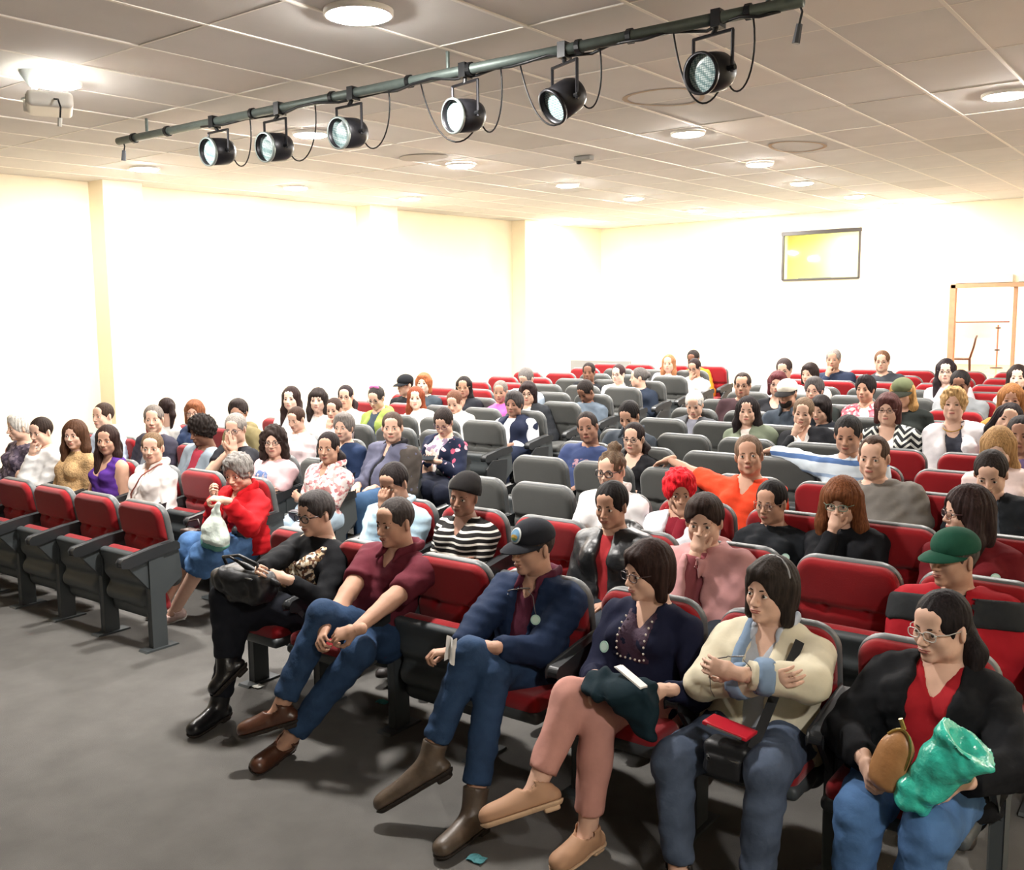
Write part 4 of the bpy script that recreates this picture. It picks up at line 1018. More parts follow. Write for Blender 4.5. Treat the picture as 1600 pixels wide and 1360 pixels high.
q = MB(); q.prism([(-.06, 0), (.035, 0), (.035, .62), (-.06, .60)], 0, -.024, .024); q.prism([(-.205, .575), (-.06, .40), (-.06, .60)], 0, -.012, .012); q.prism([(.035, .34), (.17, .44), (.15, .64), (.035, .62)], 0, -.014, .014); ME['leg_frame'] = q.mesh('leg_frame', False, .005); ME['leg_frame'].materials.append(None)
q = MB(); q.prism([(-.13, 0), (.11, 0), (.10, .012), (-.12, .012)], 0, -.045, .045); ME['foot_plate'] = q.mesh('foot_plate'); ME['foot_plate'].materials.append(None)
q = MB(); q.prism([(-.25, .30), (.02, .34), (.04, .56), (-.16, .57), (-.26, .50)], 0, .036, .052); ME['writing_tablet'] = q.mesh('writing_tablet', False, .004); ME['writing_tablet'].materials.append(None)
def fabric(col, name):
    if name in MATS: return MATS[name]
    m = mat(name, col, .9, bump=.25, bscale=500, var=.06, vscale=6, spec=.15, sheen=.25); return m
F_RED, F_GREY = fabric('#8e151c', 'red_seat_fabric'), fabric('#4a4b49', 'grey_seat_fabric')
M_SHELL = mat('seat_shell_plastic', '#585b5c', .45, bump=.05, bscale=300); M_UNDER = mat('seat_underside_plastic', '#43484a', .5, bump=.05, bscale=300); M_ARM = mat('armrest_plastic', '#2d2f31', .4)
SEATS = {}
ORD = ['front', 'second', 'third', 'fourth', 'fifth', 'sixth', 'seventh', 'eighth', 'ninth', 'tenth', 'eleventh', 'twelfth', 'thirteenth', 'last']
NTH = ['at the aisle', 'second from aisle', 'third from aisle', 'fourth from aisle', 'fifth from aisle', 'sixth from aisle', 'seventh from aisle', 'eighth from aisle']
def seat_col(row, block, i):
    if row <= 2 or row >= 14 or (row >= 12 and block == 'R'): return 'red'
    if block == 'L': return 'grey' if i <= (1 if row == 3 else 3 if row in (4, 5) else 2) else 'red'
    return 'grey' if i <= (2 if row == 3 else 3) else 'red'
def make_seat(row, block, i, last, who=None):
    c = seat_col(row, block, i); base = seat_base(row, block, i); blk = 'left' if block == 'L' else 'right'
    if who: lb = '%s seat of the %s' % (c, who)
    else: lb = 'empty %s folding seat, %s row of %s block, %s' % (c, ORD[row-1], blk, NTH[i])
    t = empty('auditorium_seat', tuple(base), lb, 'seat', 'auditorium seats'); fab = F_RED if c == 'red' else F_GREY
    link('back_shell', ME['back_shell'], t, None, [M_SHELL]); link('back_cushion', ME['back_cushion'], t, None, [fab])
    for n_, mm in (('seat_cushion', fab), ('seat_shell', M_UNDER)):
        o = link(n_, ME[n_], t, (0, .125, .385) if who else (0, .055, .195), [mm]); o.rotation_euler.x = 0 if who else R(-72)
    sides = [-.5] if block == 'R' else [.5]
    if last: sides.append(-sides[0])
    for s_ in sides:
        for n_, mm in (('armrest', M_ARM), ('leg_frame', M_UNDER), ('foot_plate', M_UNDER)):
            link(n_, ME[n_], t, (s_*PITCH_X, 0, 0), [mm])
    if block == 'L' and i == 0 and row >= 4: link('writing_tablet', ME['writing_tablet'], t, (.5*PITCH_X, 0, 0), [M_ARM])
    SEATS[(row, block, i)] = t
    return t
NL = lambda row: 7 if row <= 4 else 5 if row < 13 else 4
NR = lambda row: 7 if row <= 6 else 7
# ================================================================ the audience
def ycam(p): return math.degrees(math.atan2(-p[0], p[1]))
def seat_person(px, py, row, blk, i, label, hy=.21, face=.5, yaw=0, pitch=0, roll=0, res=None, pelx=.55, **kw):
    base = seat_base(row, blk, i); hc = at_y(px, py, ROWS[row-1]-hy); loc = hc-base
    cx = max(-.19, min(.19, loc[0]*pelx))
    if res is None: res = .0140 if row <= 2 else .0160 if row <= 4 else .0200 if row <= 7 else .0235
    hres = .0056 if row <= 2 else .0074 if row <= 4 else .0092 if row <= 7 else .0110
    p = Person(base, hc, label, yaw=face*ycam(hc)+yaw, pitch=pitch, roll=roll, pel=(cx, -.045, .475), res=res, hres=hres, seed=int(px*7+py), **kw)
    PEOPLE[(row, blk, i)] = label
    return p
def badge(p, col='#a9cdbf', side=1, up=.16, f=.10, r=.022, name='badge'):
    """round paper sticker pressed on the chest: found by marching onto the garment surface"""
    n = unit(p.fr+p.w*side*.25); best = None
    c = p.nb-p.ax*up+p.w*side*.085
    pts = []
    for ch in p.root.children:
        if ch.name.split('.')[0] in ('shirt', 'jacket', 'sweater', 'blouse', 'coat'):
            V = np.empty(len(ch.data.vertices)*3); ch.data.vertices.foreach_get('co', V); pts.append(V.reshape(-1, 3))
    V = np.concatenate(pts); d = V-c; lat = np.linalg.norm(d-np.outer(d @ n, n), axis=1); ok = V[lat < .03]
    h = ((ok-c) @ n).max() if len(ok) else .12
    q = MB(); u = unit(np.cross(n, [0, 0, 1])); v = np.cross(u, n); o = c+n*(h+.004); N = 20
    q.add([o+r*(u*math.cos(2*math.pi*k/N)+v*math.sin(2*math.pi*k/N)) for k in range(N)]+[o-n*.003+r*(u*math.cos(2*math.pi*k/N)+v*math.sin(2*math.pi*k/N)) for k in range(N)], [tuple(range(N))]+[(k, (k+1) % N, N+(k+1) % N, N+k) for k in range(N)])
    q.add([o+n*.0006+r*.72*(u*math.cos(2*math.pi*k/N)+v*math.sin(2*math.pi*k/N)) for k in range(N)], [tuple(range(N))], 1)
    q.obj(name, [mat('sticker_rim', col, .5), mat('sticker_mid', '#c4dccf', .5)], p.root)
BL = hairm
def dress(p, sp):
    """sp: dict(top=(material, sleeve, neck), jk=(material, openness, hood), col=collar material, bot=material, hair=(style, colour), gl=(kind, colour), cap=...)"""
    p.browm = hairm(sp.get('brow', sp['hair'][1] if sp.get('hair') else '#2a1c14'))
    p.pose(sp.get('pose', 'lap')); p.build()
    cm = lambda x: x if not isinstance(x, str) else cloth(x)
    t = sp['top']; wr = .0045
    p.top(cm(t[0]), sleeve=t[1], neck=t[2], inf=(.010 if not sp.get('jk') else .005)+(.002 if p.res > .016 else 0), wr=wr if not sp.get('jk') else 0., name=sp.get('tname', 'shirt'), collar=cm(sp['col']) if sp.get('col') else None, hood=sp.get('hood'), ainf=sp.get('ainf', 0.))
    if sp.get('jk'):
        j = sp['jk']; p.top(cm(j[0]), name=sp.get('jname', 'jacket'), sleeve=j[3] if len(j) > 3 else 1.93, neck='round', inf=.022, wr=.004, open_=j[1], hood=j[2] if len(j) > 2 else None, k=.035)
    p.bottoms(cm(sp.get('bot', '#2a3038'))); p.shoes(mat('plain_shoe', '#2a2422', .5))
    if sp.get('cap'): p.cap_(*sp['cap'])
    if sp.get('hair'): p.hair(sp['hair'][0], sp['hair'][1], sp['hair'][2] if len(sp['hair']) > 2 else 1.)
    if sp.get('gl'): p.glasses(*sp['gl'])
    return p
JEANS = '#3d5878'
FLORAL = blotch_mat('floral_pink_print', ['#efe2de', '#efe2de', '#d9a2a0', '#c07c80'], 42)
CARD = blotch_mat('flower_cardigan', ['#1a2138', '#1a2138', '#1a2138', '#1a2138', '#1a2138', '#c9a8b4', '#b0506a'], 30, pos=[0, .1, .2, .3, .84, .9, .96])
OWL = blotch_mat('printed_tee', ['#e8e4dc', '#e8e4dc', '#c8b8b0', '#8a7890'], 28)
STRIPES = stripe_mat('striped_knit', ['#1c1a1a', '#dcd8cf'], 2, .034, .02, offs=(.66,))
ZIGZAG = stripe_mat('zigzag_knit', ['#26282a', '#c9cbc4'], 2, .05, 0, zig=.05, offs=(.55,))
BLUESW = stripe_mat('striped_sweater', ['#c6d2dc', '#4a6796', '#c6d2dc', '#8fa4bf'], 2, .17, .02, offs=(.42, .60, .86))
PLAID = blotch_mat('plaid_red', ['#c86470', '#e8c8c4', '#b84858'], 40)
PURP = blotch_mat('purple_print', ['#5a5060', '#7a6e7c', '#463e4c'], 40)
FUR = mat('beige_fur', '#b8966a', .95, bump=1.0, bscale=90, var=.25, vscale=30)
LEATH = mat('black_leather_jacket', '#1b1d20', .38, bump=.4, bscale=25)
D = dict
TEEP = blotch_mat('faded_tee_print', ['#39456a', '#8a6a78', '#39456a', '#a88490'], 60)
TEEB = blotch_mat('blue_tee_print', ['#e3bfc2', '#6f86b4', '#dcd4dc', '#8fa0c4'], 45)
CROWD = [
 # left block, second row
 (30, 668, 2, 'L', 6, 'person with white hair and purple patterned top, far left', D(sex='f', tone='light', face=-.1, pitch=4), D(top=(PURP, 1.93, 'round'), hair=('shortf', '#c9c4bc'))),
 (64, 675, 2, 'L', 5, 'person in white hoodie resting cheek on hand, far left', D(sex='m', tone='light', face=.3, pitch=8), D(top=('#e9e8e6', 1.93, 'round'), hood=1, hair=('short', '#2a1e18'), pose='chinR')),
 (117, 680, 2, 'L', 4, 'person with long brown hair in a puffy beige fur coat', D(sex='f', tone='light', face=.55, bulk=1.12), D(top=(FUR, 1.93, 'high'), hair=('fulllong', '#4a3020'), tname='coat')),
 (168, 688, 2, 'L', 3, 'person in purple sleeveless top with straight dark hair', D(sex='f', tone='tan', face=.62), D(top=('#4b2a78', 0, 'tank'), hair=('long', '#2c1c18'))),
 (238, 700, 2, 'L', 2, 'person in white blouse with tied brown hair and shoulder strap', D(sex='f', tone='light', face=.75, bulk=1.15), D(top=('#e9e2de', 1.93, 'v'), hair=('bun', '#6a543e'), col='#e9e2de')),
 # left block, third row
 (161, 650, 3, 'L', 5, 'person with short dark hair in light blue shirt by left wall', D(sex='m', tone='light', face=.2), D(top=('#b9c8dc', 1.93, 'round'), col='#b9c8dc', hair=('crop', '#3a2c24'))),
 (240, 655, 3, 'L', 4, 'person with greying hair in dark suit jacket, third row left', D(sex='m', tone='light', face=.8), D(top=('#8f949c', 1.93, 'v'), jk=('#3a3844', .05), hair=('short', '#6e6660'))),
 (315, 675, 3, 'L', 3, 'person with round afro hair, grey jacket and red tee', D(sex='m', tone='brown', face=-.15, pitch=10, size=.95), D(top=('#a83a4a', .6, 'round'), jk=('#8f9aa4', .07), hair=('afro', '#1e1714'))),
 (368, 670, 3, 'L', 2, 'person with grey hair and glasses, palms pressed before mouth', D(sex='m', tone='light', face=.55, pitch=8), D(top=('#26272c', .6, 'round'), hair=('short', '#8c8680'), gl=('rect', '#3a2430'), pose='pray')),
 (428, 690, 3, 'L', 1, 'person in pink tee with curly dark hair and glasses', D(sex='f', tone='light', face=.75), D(top=('#e3bfc2', .65, 'round'), hair=('curlybob', '#2a1e1a'), gl=('rect', '#40302c'), pose='cross', pr=(TEEB, .07, .10, .17))),
 # left block, fourth row
 (260, 640, 4, 'L', 6, 'person with dark ponytail in white top turned aside, near left wall', D(sex='f', tone='light', face=-1.0, yaw=-40), D(top=('#dcdad6', 1.93, 'round'), hair=('pony', '#2a1e1c'))),
 (304, 645, 4, 'L', 5, 'person with reddish brown bob and glasses in navy sweater', D(sex='f', tone='light', face=.7), D(top=('#2e3c5a', 1.93, 'round'), hair=('bob', '#7a4a30', 1.04), gl=('rect', '#6a4a40'))),
 (372, 645, 4, 'L', 3, 'person in olive khaki jacket with dark hair and glasses', D(sex='m', tone='tan', face=.7, pitch=4), D(top=('#7a7050', 1.93, 'round'), hood=1, hair=('wavyshort', '#2a2220'), gl=('rect', '#2a2020'))),
 (463, 655, 4, 'L', 2, 'young person in pale pink top with hair tied back, eyes lowered', D(sex='f', tone='light', face=.3, pitch=14, size=.9), D(top=('#e0cfd0', 1.93, 'round'), hair=('tied', '#3e2c24'))),
 (537, 668, 4, 'L', 1, 'person with grey hair in navy jacket, fourth row left', D(sex='f', tone='light', face=.5), D(top=('#dcdcdc', 1.93, 'round'), jk=('#22304c', .03), hair=('shortf', '#6e6864'))),
 # left block, further rows
 (455, 623, 5, 'L', 4, 'person with long dark hair in white top by the left wall', D(sex='f', tone='pale', face=.6), D(top=('#e0dede', 1.93, 'round'), hair=('long', '#2c1e1c'))),
 (497, 625, 5, 'L', 3, 'person with dark fringe and shoulder hair in white top', D(sex='f', tone='pale', face=.7), D(top=('#e6e4e2', 1.93, 'round'), hair=('fringe', '#2c2422', .92))),
 (522, 640, 5, 'L', 2, 'young person in pale top, fist under chin, fifth row left', D(sex='f', tone='light', face=.5, pitch=6, size=.92), D(top=('#e4d2d4', 1.93, 'round'), hair=('tied', '#3a2a24'), pose='chinR')),
 (540, 620, 6, 'L', 3, 'person with dark ponytail and glasses in white top, sixth row', D(sex='f', tone='light', face=.7), D(top=('#e8e6e4', 1.93, 'round'), hair=('sidepony', '#2a2022'), gl=('rect', '#3a2c34'))),
 (588, 622, 6, 'L', 2, 'person in green hoodie with pink hair band, looking down', D(sex='f', tone='light', face=.4, pitch=18), D(top=('#3a4450', .6, 'round'), jk=('#8a9a50', .06, 1), hair=('bun', '#34302e'), gl=('rect', '#2a2430'))),
 (650, 622, 7, 'L', 2, 'person with long auburn hair and white top, left block', D(sex='f', tone='pale', face=.8), D(top=('#e8e4e0', 1.93, 'round'), hair=('long', '#7a3c24'))),
 (710, 628, 7, 'L', 1, 'person with tied chestnut hair in white, head bowed', D(sex='f', tone='light', face=.5, pitch=22), D(top=('#e8e6e2', 1.93, 'round'), hair=('bun', '#6a4838'))),
 (633, 602, 8, 'L', 4, 'person wearing a black cap and black jacket, left block', D(sex='m', tone='light', face=-.2, pitch=4), D(top=('#202226', 1.93, 'high'), cap=('#1c1e22',), hair=('crop', '#241c18', .97))),
 (662, 600, 8, 'L', 3, 'person with light red hair and dark jacket, head tilted back', D(sex='f', tone='pale', face=.6, pitch=-8), D(top=('#39424a', 1.93, 'round'), hair=('bob', '#9a5a38', 1.04))),
 (725, 605, 8, 'L', 2, 'person with long black hair, glasses and black jacket, left block', D(sex='f', tone='tan', face=.7), D(top=('#8a6a60', 1.93, 'v'), jk=('#202228', .05), hair=('long', '#1c1616', .98), gl=('rect', '#b0906a'))),
 (782, 612, 8, 'L', 1, 'person with cropped grey hair in bright pink top', D(sex='f', tone='tan', face=.6, pitch=6), D(top=('#d862a8', 1.93, 'high'), hair=('crop', '#7a726c'))),
 (803, 632, 7, 'L', 0, 'heavy-set person in navy vest with white sleeves by the aisle', D(sex='f', tone='olive', face=.4, bulk=1.3), D(top=('#c4c8ce', 1.93, 'round'), jk=('#20263a', .05, None, .2), jname='vest', ainf=.022, hair=('shortf', '#3e3a3a', 1.05), bot='#1c2438')),
 (825, 615, 8, 'L', 0, 'person with dark shoulder hair, glasses and black jacket over white', D(sex='f', tone='light', face=.7), D(top=('#e4e2dc', 1.93, 'round'), jk=('#2a2c30', .05), hair=('bob', '#2a1e1e', 1.04), gl=('rect', '#2c2020'))),
 (822, 592, 9, 'L', 2, 'person with grey hair and pale blue shirt, head down', D(sex='m', tone='light', face=.3, pitch=28), D(top=('#aebccb', 1.93, 'round'), hair=('short', '#6a6664'))),
 (915, 612, 9, 'L', 0, 'person in denim-grey shirt bending forward beside the aisle', D(sex='m', tone='brown', face=-.2, pitch=34), D(top=('#5d6874', 1.93, 'round'), hair=('short', '#241e1c'))),
 (920, 582, 11, 'L', 2, 'person in black jacket with hair pulled back, far rows', D(sex='f', tone='brown', face=.6), D(top=('#cfcac4', 1.93, 'round'), jk=('#1e2024', .03), hair=('tied', '#241c1a'))),
 (966, 585, 11, 'L', 1, 'smiling person in white sweater with glasses, far rows', D(sex='f', tone='pale', face=.1), D(top=('#e8e6e2', 1.93, 'round'), hair=('tied', '#3a2a2a'), gl=('rect', '#3a2830'))),
 (998, 590, 11, 'L', 0, 'person in profile with grey hair in a low bun, dark top', D(sex='f', tone='light', face=-.9, yaw=-30), D(top=('#262e3c', 1.93, 'round'), hair=('bun', '#5e5a58'))),
 (1045, 568, 13, 'L', 1, 'person with light brown hair and lavender top near back wall', D(sex='f', tone='light', face=.5), D(top=('#d6d0e0', 1.93, 'round'), hair=('long', '#9a6a48', .95))),
 (1085, 575, 13, 'L', 0, 'person in white sweater, hand raised to face, rear aisle seat', D(sex='f', tone='tan', face=.1, pitch=12), D(top=('#e6e2de', 1.93, 'round'), hair=('tied', '#2a2020'), gl=('rect', '#2a2020'), pose='mouthR')),
 (1083, 561, 14, 'L', 0, 'person in orange top in the very last row', D(sex='f', tone='brown', face=.2, pitch=10), D(top=('#e08a2c', 1.93, 'round'), hair=('short', '#2a2422'))),
 # right block
 (615, 755, 2, 'R', 0, 'person in light blue shirt covering face with one hand', D(sex='m', tone='tan', face=.25, pitch=16, bulk=1.12), D(top=('#a9c4d4', 1.93, 'round'), col='#a9c4d4', hair=('short', '#241e1e'), pose='custom82', bot=JEANS)),
 (725, 775, 2, 'R', 1, 'person in black and white striped top and dark beanie, arms crossed', D(sex='f', tone='olive', face=.35, pitch=4, roll=8, bulk=1.1), D(top=(STRIPES, 1.93, 'v'), hair=('beanie', '#1e1c1c'), pose='cross', tname='sweater', brow='#1e1816')),
 (955, 790, 2, 'R', 3, 'person in black leather jacket over red shirt, hair pulled back', D(sex='f', tone='tan', face=.15, pitch=6, bulk=1.1), D(top=('#9a2c30', 1.93, 'round'), jk=(LEATH, .035, 1), hair=('tied', '#1a1616', 1.05))),
 (1100, 815, 2, 'R', 4, 'person in pink jacket with hand over mouth', D(sex='m', tone='light', face=.55, pitch=6, bulk=1.15), D(top=('#8a4a50', 1.93, 'round'), jk=('#c08e8e', .03, 1), hair=('wavyshort', '#2e221e', 1.03), pose='mouthR')),
 (1490, 872, 2, 'R', 6, 'person in green cap and red and black jacket', D(sex='m', tone='tan', face=-1.6, yaw=-14, bulk=1.12), D(top=('#2c3038', 1.93, 'round'), jk=('#a01c26', .045, 1), cap=('#1e4a3a', '#1e4a3a'), hair=('crop', '#4a4440', .98))),
 (955, 735, 3, 'R', 2, 'person in white shirt with glasses and hair in a top bun', D(sex='f', tone='light', face=.15, pitch=4, bulk=1.2), D(top=('#dedcdc', .8, 'v'), col='#dedcdc', hair=('topbun', '#5e4c3c'), gl=('thick', '#2a2228'))),
 (1062, 768, 3, 'R', 3, 'person with bright red hair in white coat, maroon sleeve raised', D(sex='f', tone='tan', face=1.2, pitch=10), D(top=('#7a1c2a', 1.93, 'round'), jk=('#d9dbe2', .04, None, .95), hair=('curlyshort', '#d8202c'), pose='mouthL', brow='#3a2020')),
 (1205, 785, 3, 'R', 4, 'smiling person in black fleece with round badge and glasses', D(sex='f', tone='tan', face=-.2, pitch=4), D(top=('#1d2024', 1.93, 'high'), hair=('bun', '#1c1818'), gl=('round', '#8a6a5a'), badge=1)),
 (1315, 785, 3, 'R', 5, 'person with long auburn hair and glasses, hand on mouth', D(sex='f', tone='light', face=.2, pitch=6), D(top=('#191a1e', 1.93, 'round'), hair=('fringe', '#6e4228', 1.04), gl=('rect', '#5a7a6a'), pose='mouthR')),
 (1510, 802, 3, 'R', 6, 'person with long brown hair in profile, dark red sweater', D(sex='f', tone='light', face=-1.8, yaw=-34, bulk=1.1), D(top=('#6a1c22', 1.93, 'round'), hair=('fulllong', '#2e201e', 1.08), gl=('rect', '#5a3a3a'), badge=1)),
 (1170, 712, 4, 'R', 3, 'person in bright orange sweater stretching an arm along seats', D(sex='f', tone='tan', face=.8, pitch=-6, roll=-6, bulk=1.12, size=1.08), D(top=('#e0482a', .97, 'v'), hair=('tied', '#6a5444'), pose='custom47')),
 (1365, 715, 4, 'R', 5, 'person in grey tee with receding brown hair', D(sex='m', tone='light', face=.1, pitch=2, bulk=1.2, size=1.02), D(top=('#77736e', .75, 'round'), hair=('recede', '#4e3c32'), pose='lap')),
 (1548, 740, 4, 'R', 6, 'person with dark hair looking down in black jacket, right edge', D(sex='m', tone='light', face=.2, pitch=22), D(top=('#4a5058', 1.93, 'round'), jk=('#1f2226', .04), hair=('short', '#2a2220'))),
 (918, 668, 5, 'R', 0, 'person in blue printed tee with head tilted, beside the aisle', D(sex='m', tone='olive', face=.6, pitch=0, roll=-10, bulk=1.05), D(top=('#39456a', .7, 'round'), hair=('crop', '#2e2624'), pr=(TEEP, .085, .10, .20))),
 (990, 685, 5, 'R', 1, 'person in black top with dark side ponytail and glasses', D(sex='f', tone='light', face=.35), D(top=('#1b1b1e', 1.93, 'scoop'), hair=('sidepony', '#241a1a'), gl=('rect', '#2a2428'))),
 (1325, 680, 5, 'R', 4, 'person in pale blue striped sweater with one arm outstretched', D(sex='m', tone='tan', face=.4, pitch=10, bulk=1.15), D(top=(BLUESW, 1.93, 'round'), hair=('short', '#2c2a2a', 1.03), pose='custom75', tname='sweater')),
 (1560, 700, 5, 'R', 6, 'person with blond hair in pale pink jacket looking down', D(sex='f', tone='pale', face=.4, pitch=24), D(top=('#dcc9c6', 1.93, 'round'), hair=('long', '#a8845a', 1.05))),
 (983, 650, 6, 'R', 0, 'person with black hair in dark shirt, head bowed', D(sex='m', tone='tan', face=.2, pitch=24), D(top=('#3a4048', 1.93, 'round'), col='#3a4048', hair=('short', '#1c1818'))),
 (1595, 680, 6, 'R', 6, 'person with short dark hair half out of frame at right', D(sex='m', tone='olive', face=.3), D(top=('#6a5a80', 1.93, 'round'), hair=('short', '#201a1a'))),
 (1168, 642, 7, 'R', 2, 'person with full dark shoulder hair in olive denim jacket', D(sex='f', tone='light', face=.7, bulk=1.12), D(top=('#d8cfc8', 1.93, 'round'), jk=('#68705f', .04), hair=('fulllong', '#211b1c', .95))),
 (1255, 645, 7, 'R', 3, 'person in black blazer over white, cheek on hand', D(sex='f', tone='light', face=.6, pitch=4, roll=5), D(top=('#e4e2e0', 1.93, 'v'), jk=('#1d1e22', .05), hair=('bun', '#6a5644', 1.03), pose='chinR')),
 (1387, 640, 7, 'R', 4, 'person in zigzag cardigan with dark red bob and glasses', D(sex='f', tone='light', face=.4), D(top=('#e2dedb', 1.93, 'scoop'), jk=(ZIGZAG, .06), hair=('bob', '#4a2a28', 1.04), gl=('rect', '#4a3434'))),
 (1490, 632, 7, 'R', 5, 'person in white blazer with short blond hair and necklace', D(sex='f', tone='light', face=.5, pitch=-4), D(top=('#3a3c46', 1.93, 'scoop'), jk=('#e6e2e6', .06), hair=('curlyshort', '#b08e60', .97))),
 (1575, 655, 7, 'R', 6, 'person in magenta top with wavy dark hair, head tilted', D(sex='f', tone='light', face=1., roll=18), D(top=('#cc2a8a', 1.93, 'round'), hair=('fulllong', '#241c1e', .92))),
 (1085, 632, 8, 'R', 0, 'person with white hair in grey jacket, eyes lowered', D(sex='m', tone='light', face=.6, pitch=16), D(top=('#8a8c98', 1.93, 'round'), jk=('#505256', .05, 1), hair=('short', '#c9c7c2'))),
 (1230, 615, 8, 'R', 2, 'bearded person in white and black cap and dark shirt', D(sex='m', tone='tan', face=-.2, pitch=8), D(top=('#3c444e', 1.93, 'round'), col='#3c444e', cap=('#dcd8cc', '#1e1c1c'), hair=('crop', '#221c1c', .98), beard='#2a2422')),
 (1282, 640, 8, 'R', 3, 'person with dark hair in dark jacket behind the black blazer', D(sex='f', tone='light', face=-.4, pitch=10), D(top=('#23262c', 1.93, 'round'), hair=('bob', '#221c1c'))),
 (1410, 614, 8, 'R', 4, 'person in olive cap with blond hair and black jacket', D(sex='f', tone='light', face=.1, pitch=10), D(top=('#1e2220', 1.93, 'round'), cap=('#5c6248', '#22241c'), hair=('fulllong', '#b08a58', .94))),
 (1580, 625, 8, 'R', 5, 'person with long honey hair and hair band, right edge', D(sex='f', tone='tan', face=.8), D(top=('#a8763c', 1.93, 'round'), hair=('long', '#8a5c34', 1.03))),
 (1160, 602, 9, 'R', 0, 'person with glasses and dark maroon top by the aisle, far rows', D(sex='m', tone='tan', face=.6), D(top=('#3c2a2e', 1.93, 'high'), hair=('recede', '#3a302c'), gl=('rect', '#3a3030'))),
 (1215, 600, 9, 'R', 1, 'person with dark red hair, glasses and black top', D(sex='f', tone='light', face=.6), D(top=('#25262a', 1.93, 'scoop'), hair=('bob', '#5a2c30'), gl=('rect', '#5a4046'))),
 (1272, 610, 9, 'R', 2, 'person with grey-black hair, glasses and dark floral top', D(sex='f', tone='light', face=.2), D(top=('#2b3230', 1.93, 'round'), hair=('shortf', '#4c4848'), gl=('rect', '#6a4a50'))),
 (1352, 608, 9, 'R', 3, 'person in red plaid shirt with short dark hair', D(sex='f', tone='tan', face=-.2), D(top=('#e2dcd6', .6, 'round'), jk=(PLAID, .04), hair=('shortf', '#1f1a1c'))),
 (1500, 600, 10, 'R', 4, 'person in grey shirt, hand over lower face, far right', D(sex='m', tone='brown', face=.3, pitch=14), D(top=('#84878a', 1.93, 'round'), hair=('short', '#1e1a1a'), pose='mouthR')),
 (1225, 578, 11, 'R', 0, 'person with glasses and pale shirt, partly hidden, far rows', D(sex='m', tone='light', face=.3, pitch=8), D(top=('#d8d4d8', 1.93, 'round'), hair=('short', '#3a3030'), gl=('rect', '#2a2426'))),
 (1265, 585, 11, 'R', 1, 'person with dark hair and white top, far rows centre', D(sex='f', tone='light', face=-.5), D(top=('#e4dcd6', 1.93, 'round'), hair=('bob', '#2e2422'))),
 (1478, 580, 11, 'R', 4, 'person with long dark hair and glasses near the doorway', D(sex='f', tone='pale', face=.7), D(top=('#b8aeb4', 1.93, 'round'), hair=('long', '#241c20'), gl=('rect', '#2a2228'))),
 (1590, 590, 11, 'R', 5, 'person with long dark hair at the far right edge, rear', D(sex='f', tone='pale', face=.6), D(top=('#d0c8c4', 1.93, 'round'), hair=('long', '#2c2220'))),
 (1302, 562, 13, 'R', 1, 'person in navy and blue jacket, hand on chin, rear row', D(sex='m', tone='tan', face=.4), D(top=('#2c3448', 1.93, 'round'), hair=('short', '#8a8480'), pose='chinR')),
 (1378, 565, 13, 'R', 2, 'person with glasses and dark hooded jacket, rear row', D(sex='m', tone='light', face=.6), D(top=('#3c4046', 1.93, 'round'), hood=1, hair=('short', '#6a4c38'), gl=('rect', '#6a5048'))),
]
def custom(p, name):
    if name == 'custom82':
        p.arm(-1, p.hc+p.RH @ np.array([-.02, -.135, -.12]), pole=(-.6, 0, -1), fdir=tuple(p.RH @ np.array([.1, .15, 1.])), palm=tuple(p.RH @ np.array([.1, 1, 0.])), curl='relax')
        p.arm(1, p.pel+np.array([.02, -.22, .12]), fdir=(-.8, -.5, 0))
    elif name == 'custom47':
        w_ = at_y(1046, 718, ROWS[3]-.04)-p.base; e = (p.sh[-1]*.5+w_*.5)+np.array([0, .02, -.01]); p.arm(-1, w_, elbow=e, fdir=(-.9, -.12, -.35), palm=(0, -.2, -1), curl='relax'); p.wr[-1] = w_
        p.arm(1, p.pel+np.array([.1, -.22, .12]), fdir=(-.5, -.8, 0))
    elif name == 'custom75':
        w_ = at_y(1205, 704, ROWS[4]-.02)-p.base; e = (p.sh[-1]*.5+w_*.5)+np.array([0, .02, -.0]); p.arm(-1, w_, elbow=e, fdir=(-1, -.1, -.25), palm=(0, -.2, -1), curl='relax'); p.wr[-1] = w_
        p.arm(1, p.pel+np.array([.1, -.22, .12]), fdir=(-.5, -.8, 0))
_pose = Person.pose
def pose2(p, name): return custom(p, name) if name.startswith('custom') else _pose(p, name)
Person.pose = pose2
MADE = {}
for (px, py, row, blk, i, lb, kw, sp) in CROWD:
    p = dress(seat_person(px, py, row, blk, i, lb, **kw), sp); MADE[(px, py)] = p
    if sp.get('badge'): badge(p, side=1)
    if sp.get('pr'): p.patch(*sp['pr'])
    if sp.get('beard'):
        g = SDF(np.array([-.1, -.13, -.15]), np.array([.1, .06, .02]), .006); g.ell((0, -.036, -.060), (.062, .056, .064), k=0); g.ell((0, -.068, -.098), (.03, .024, .024), k=.02); g.ell((0, -.10, -.035), (.05, .06, .034), k=.006, op='s'); g.half((0, 0, 1), -.03)
        P_, F_ = g.mesh(1); me = mesh_from('beard', P_, F_); me.materials.append(None); p.onhead('beard', me, [hairm(sp['beard'])])
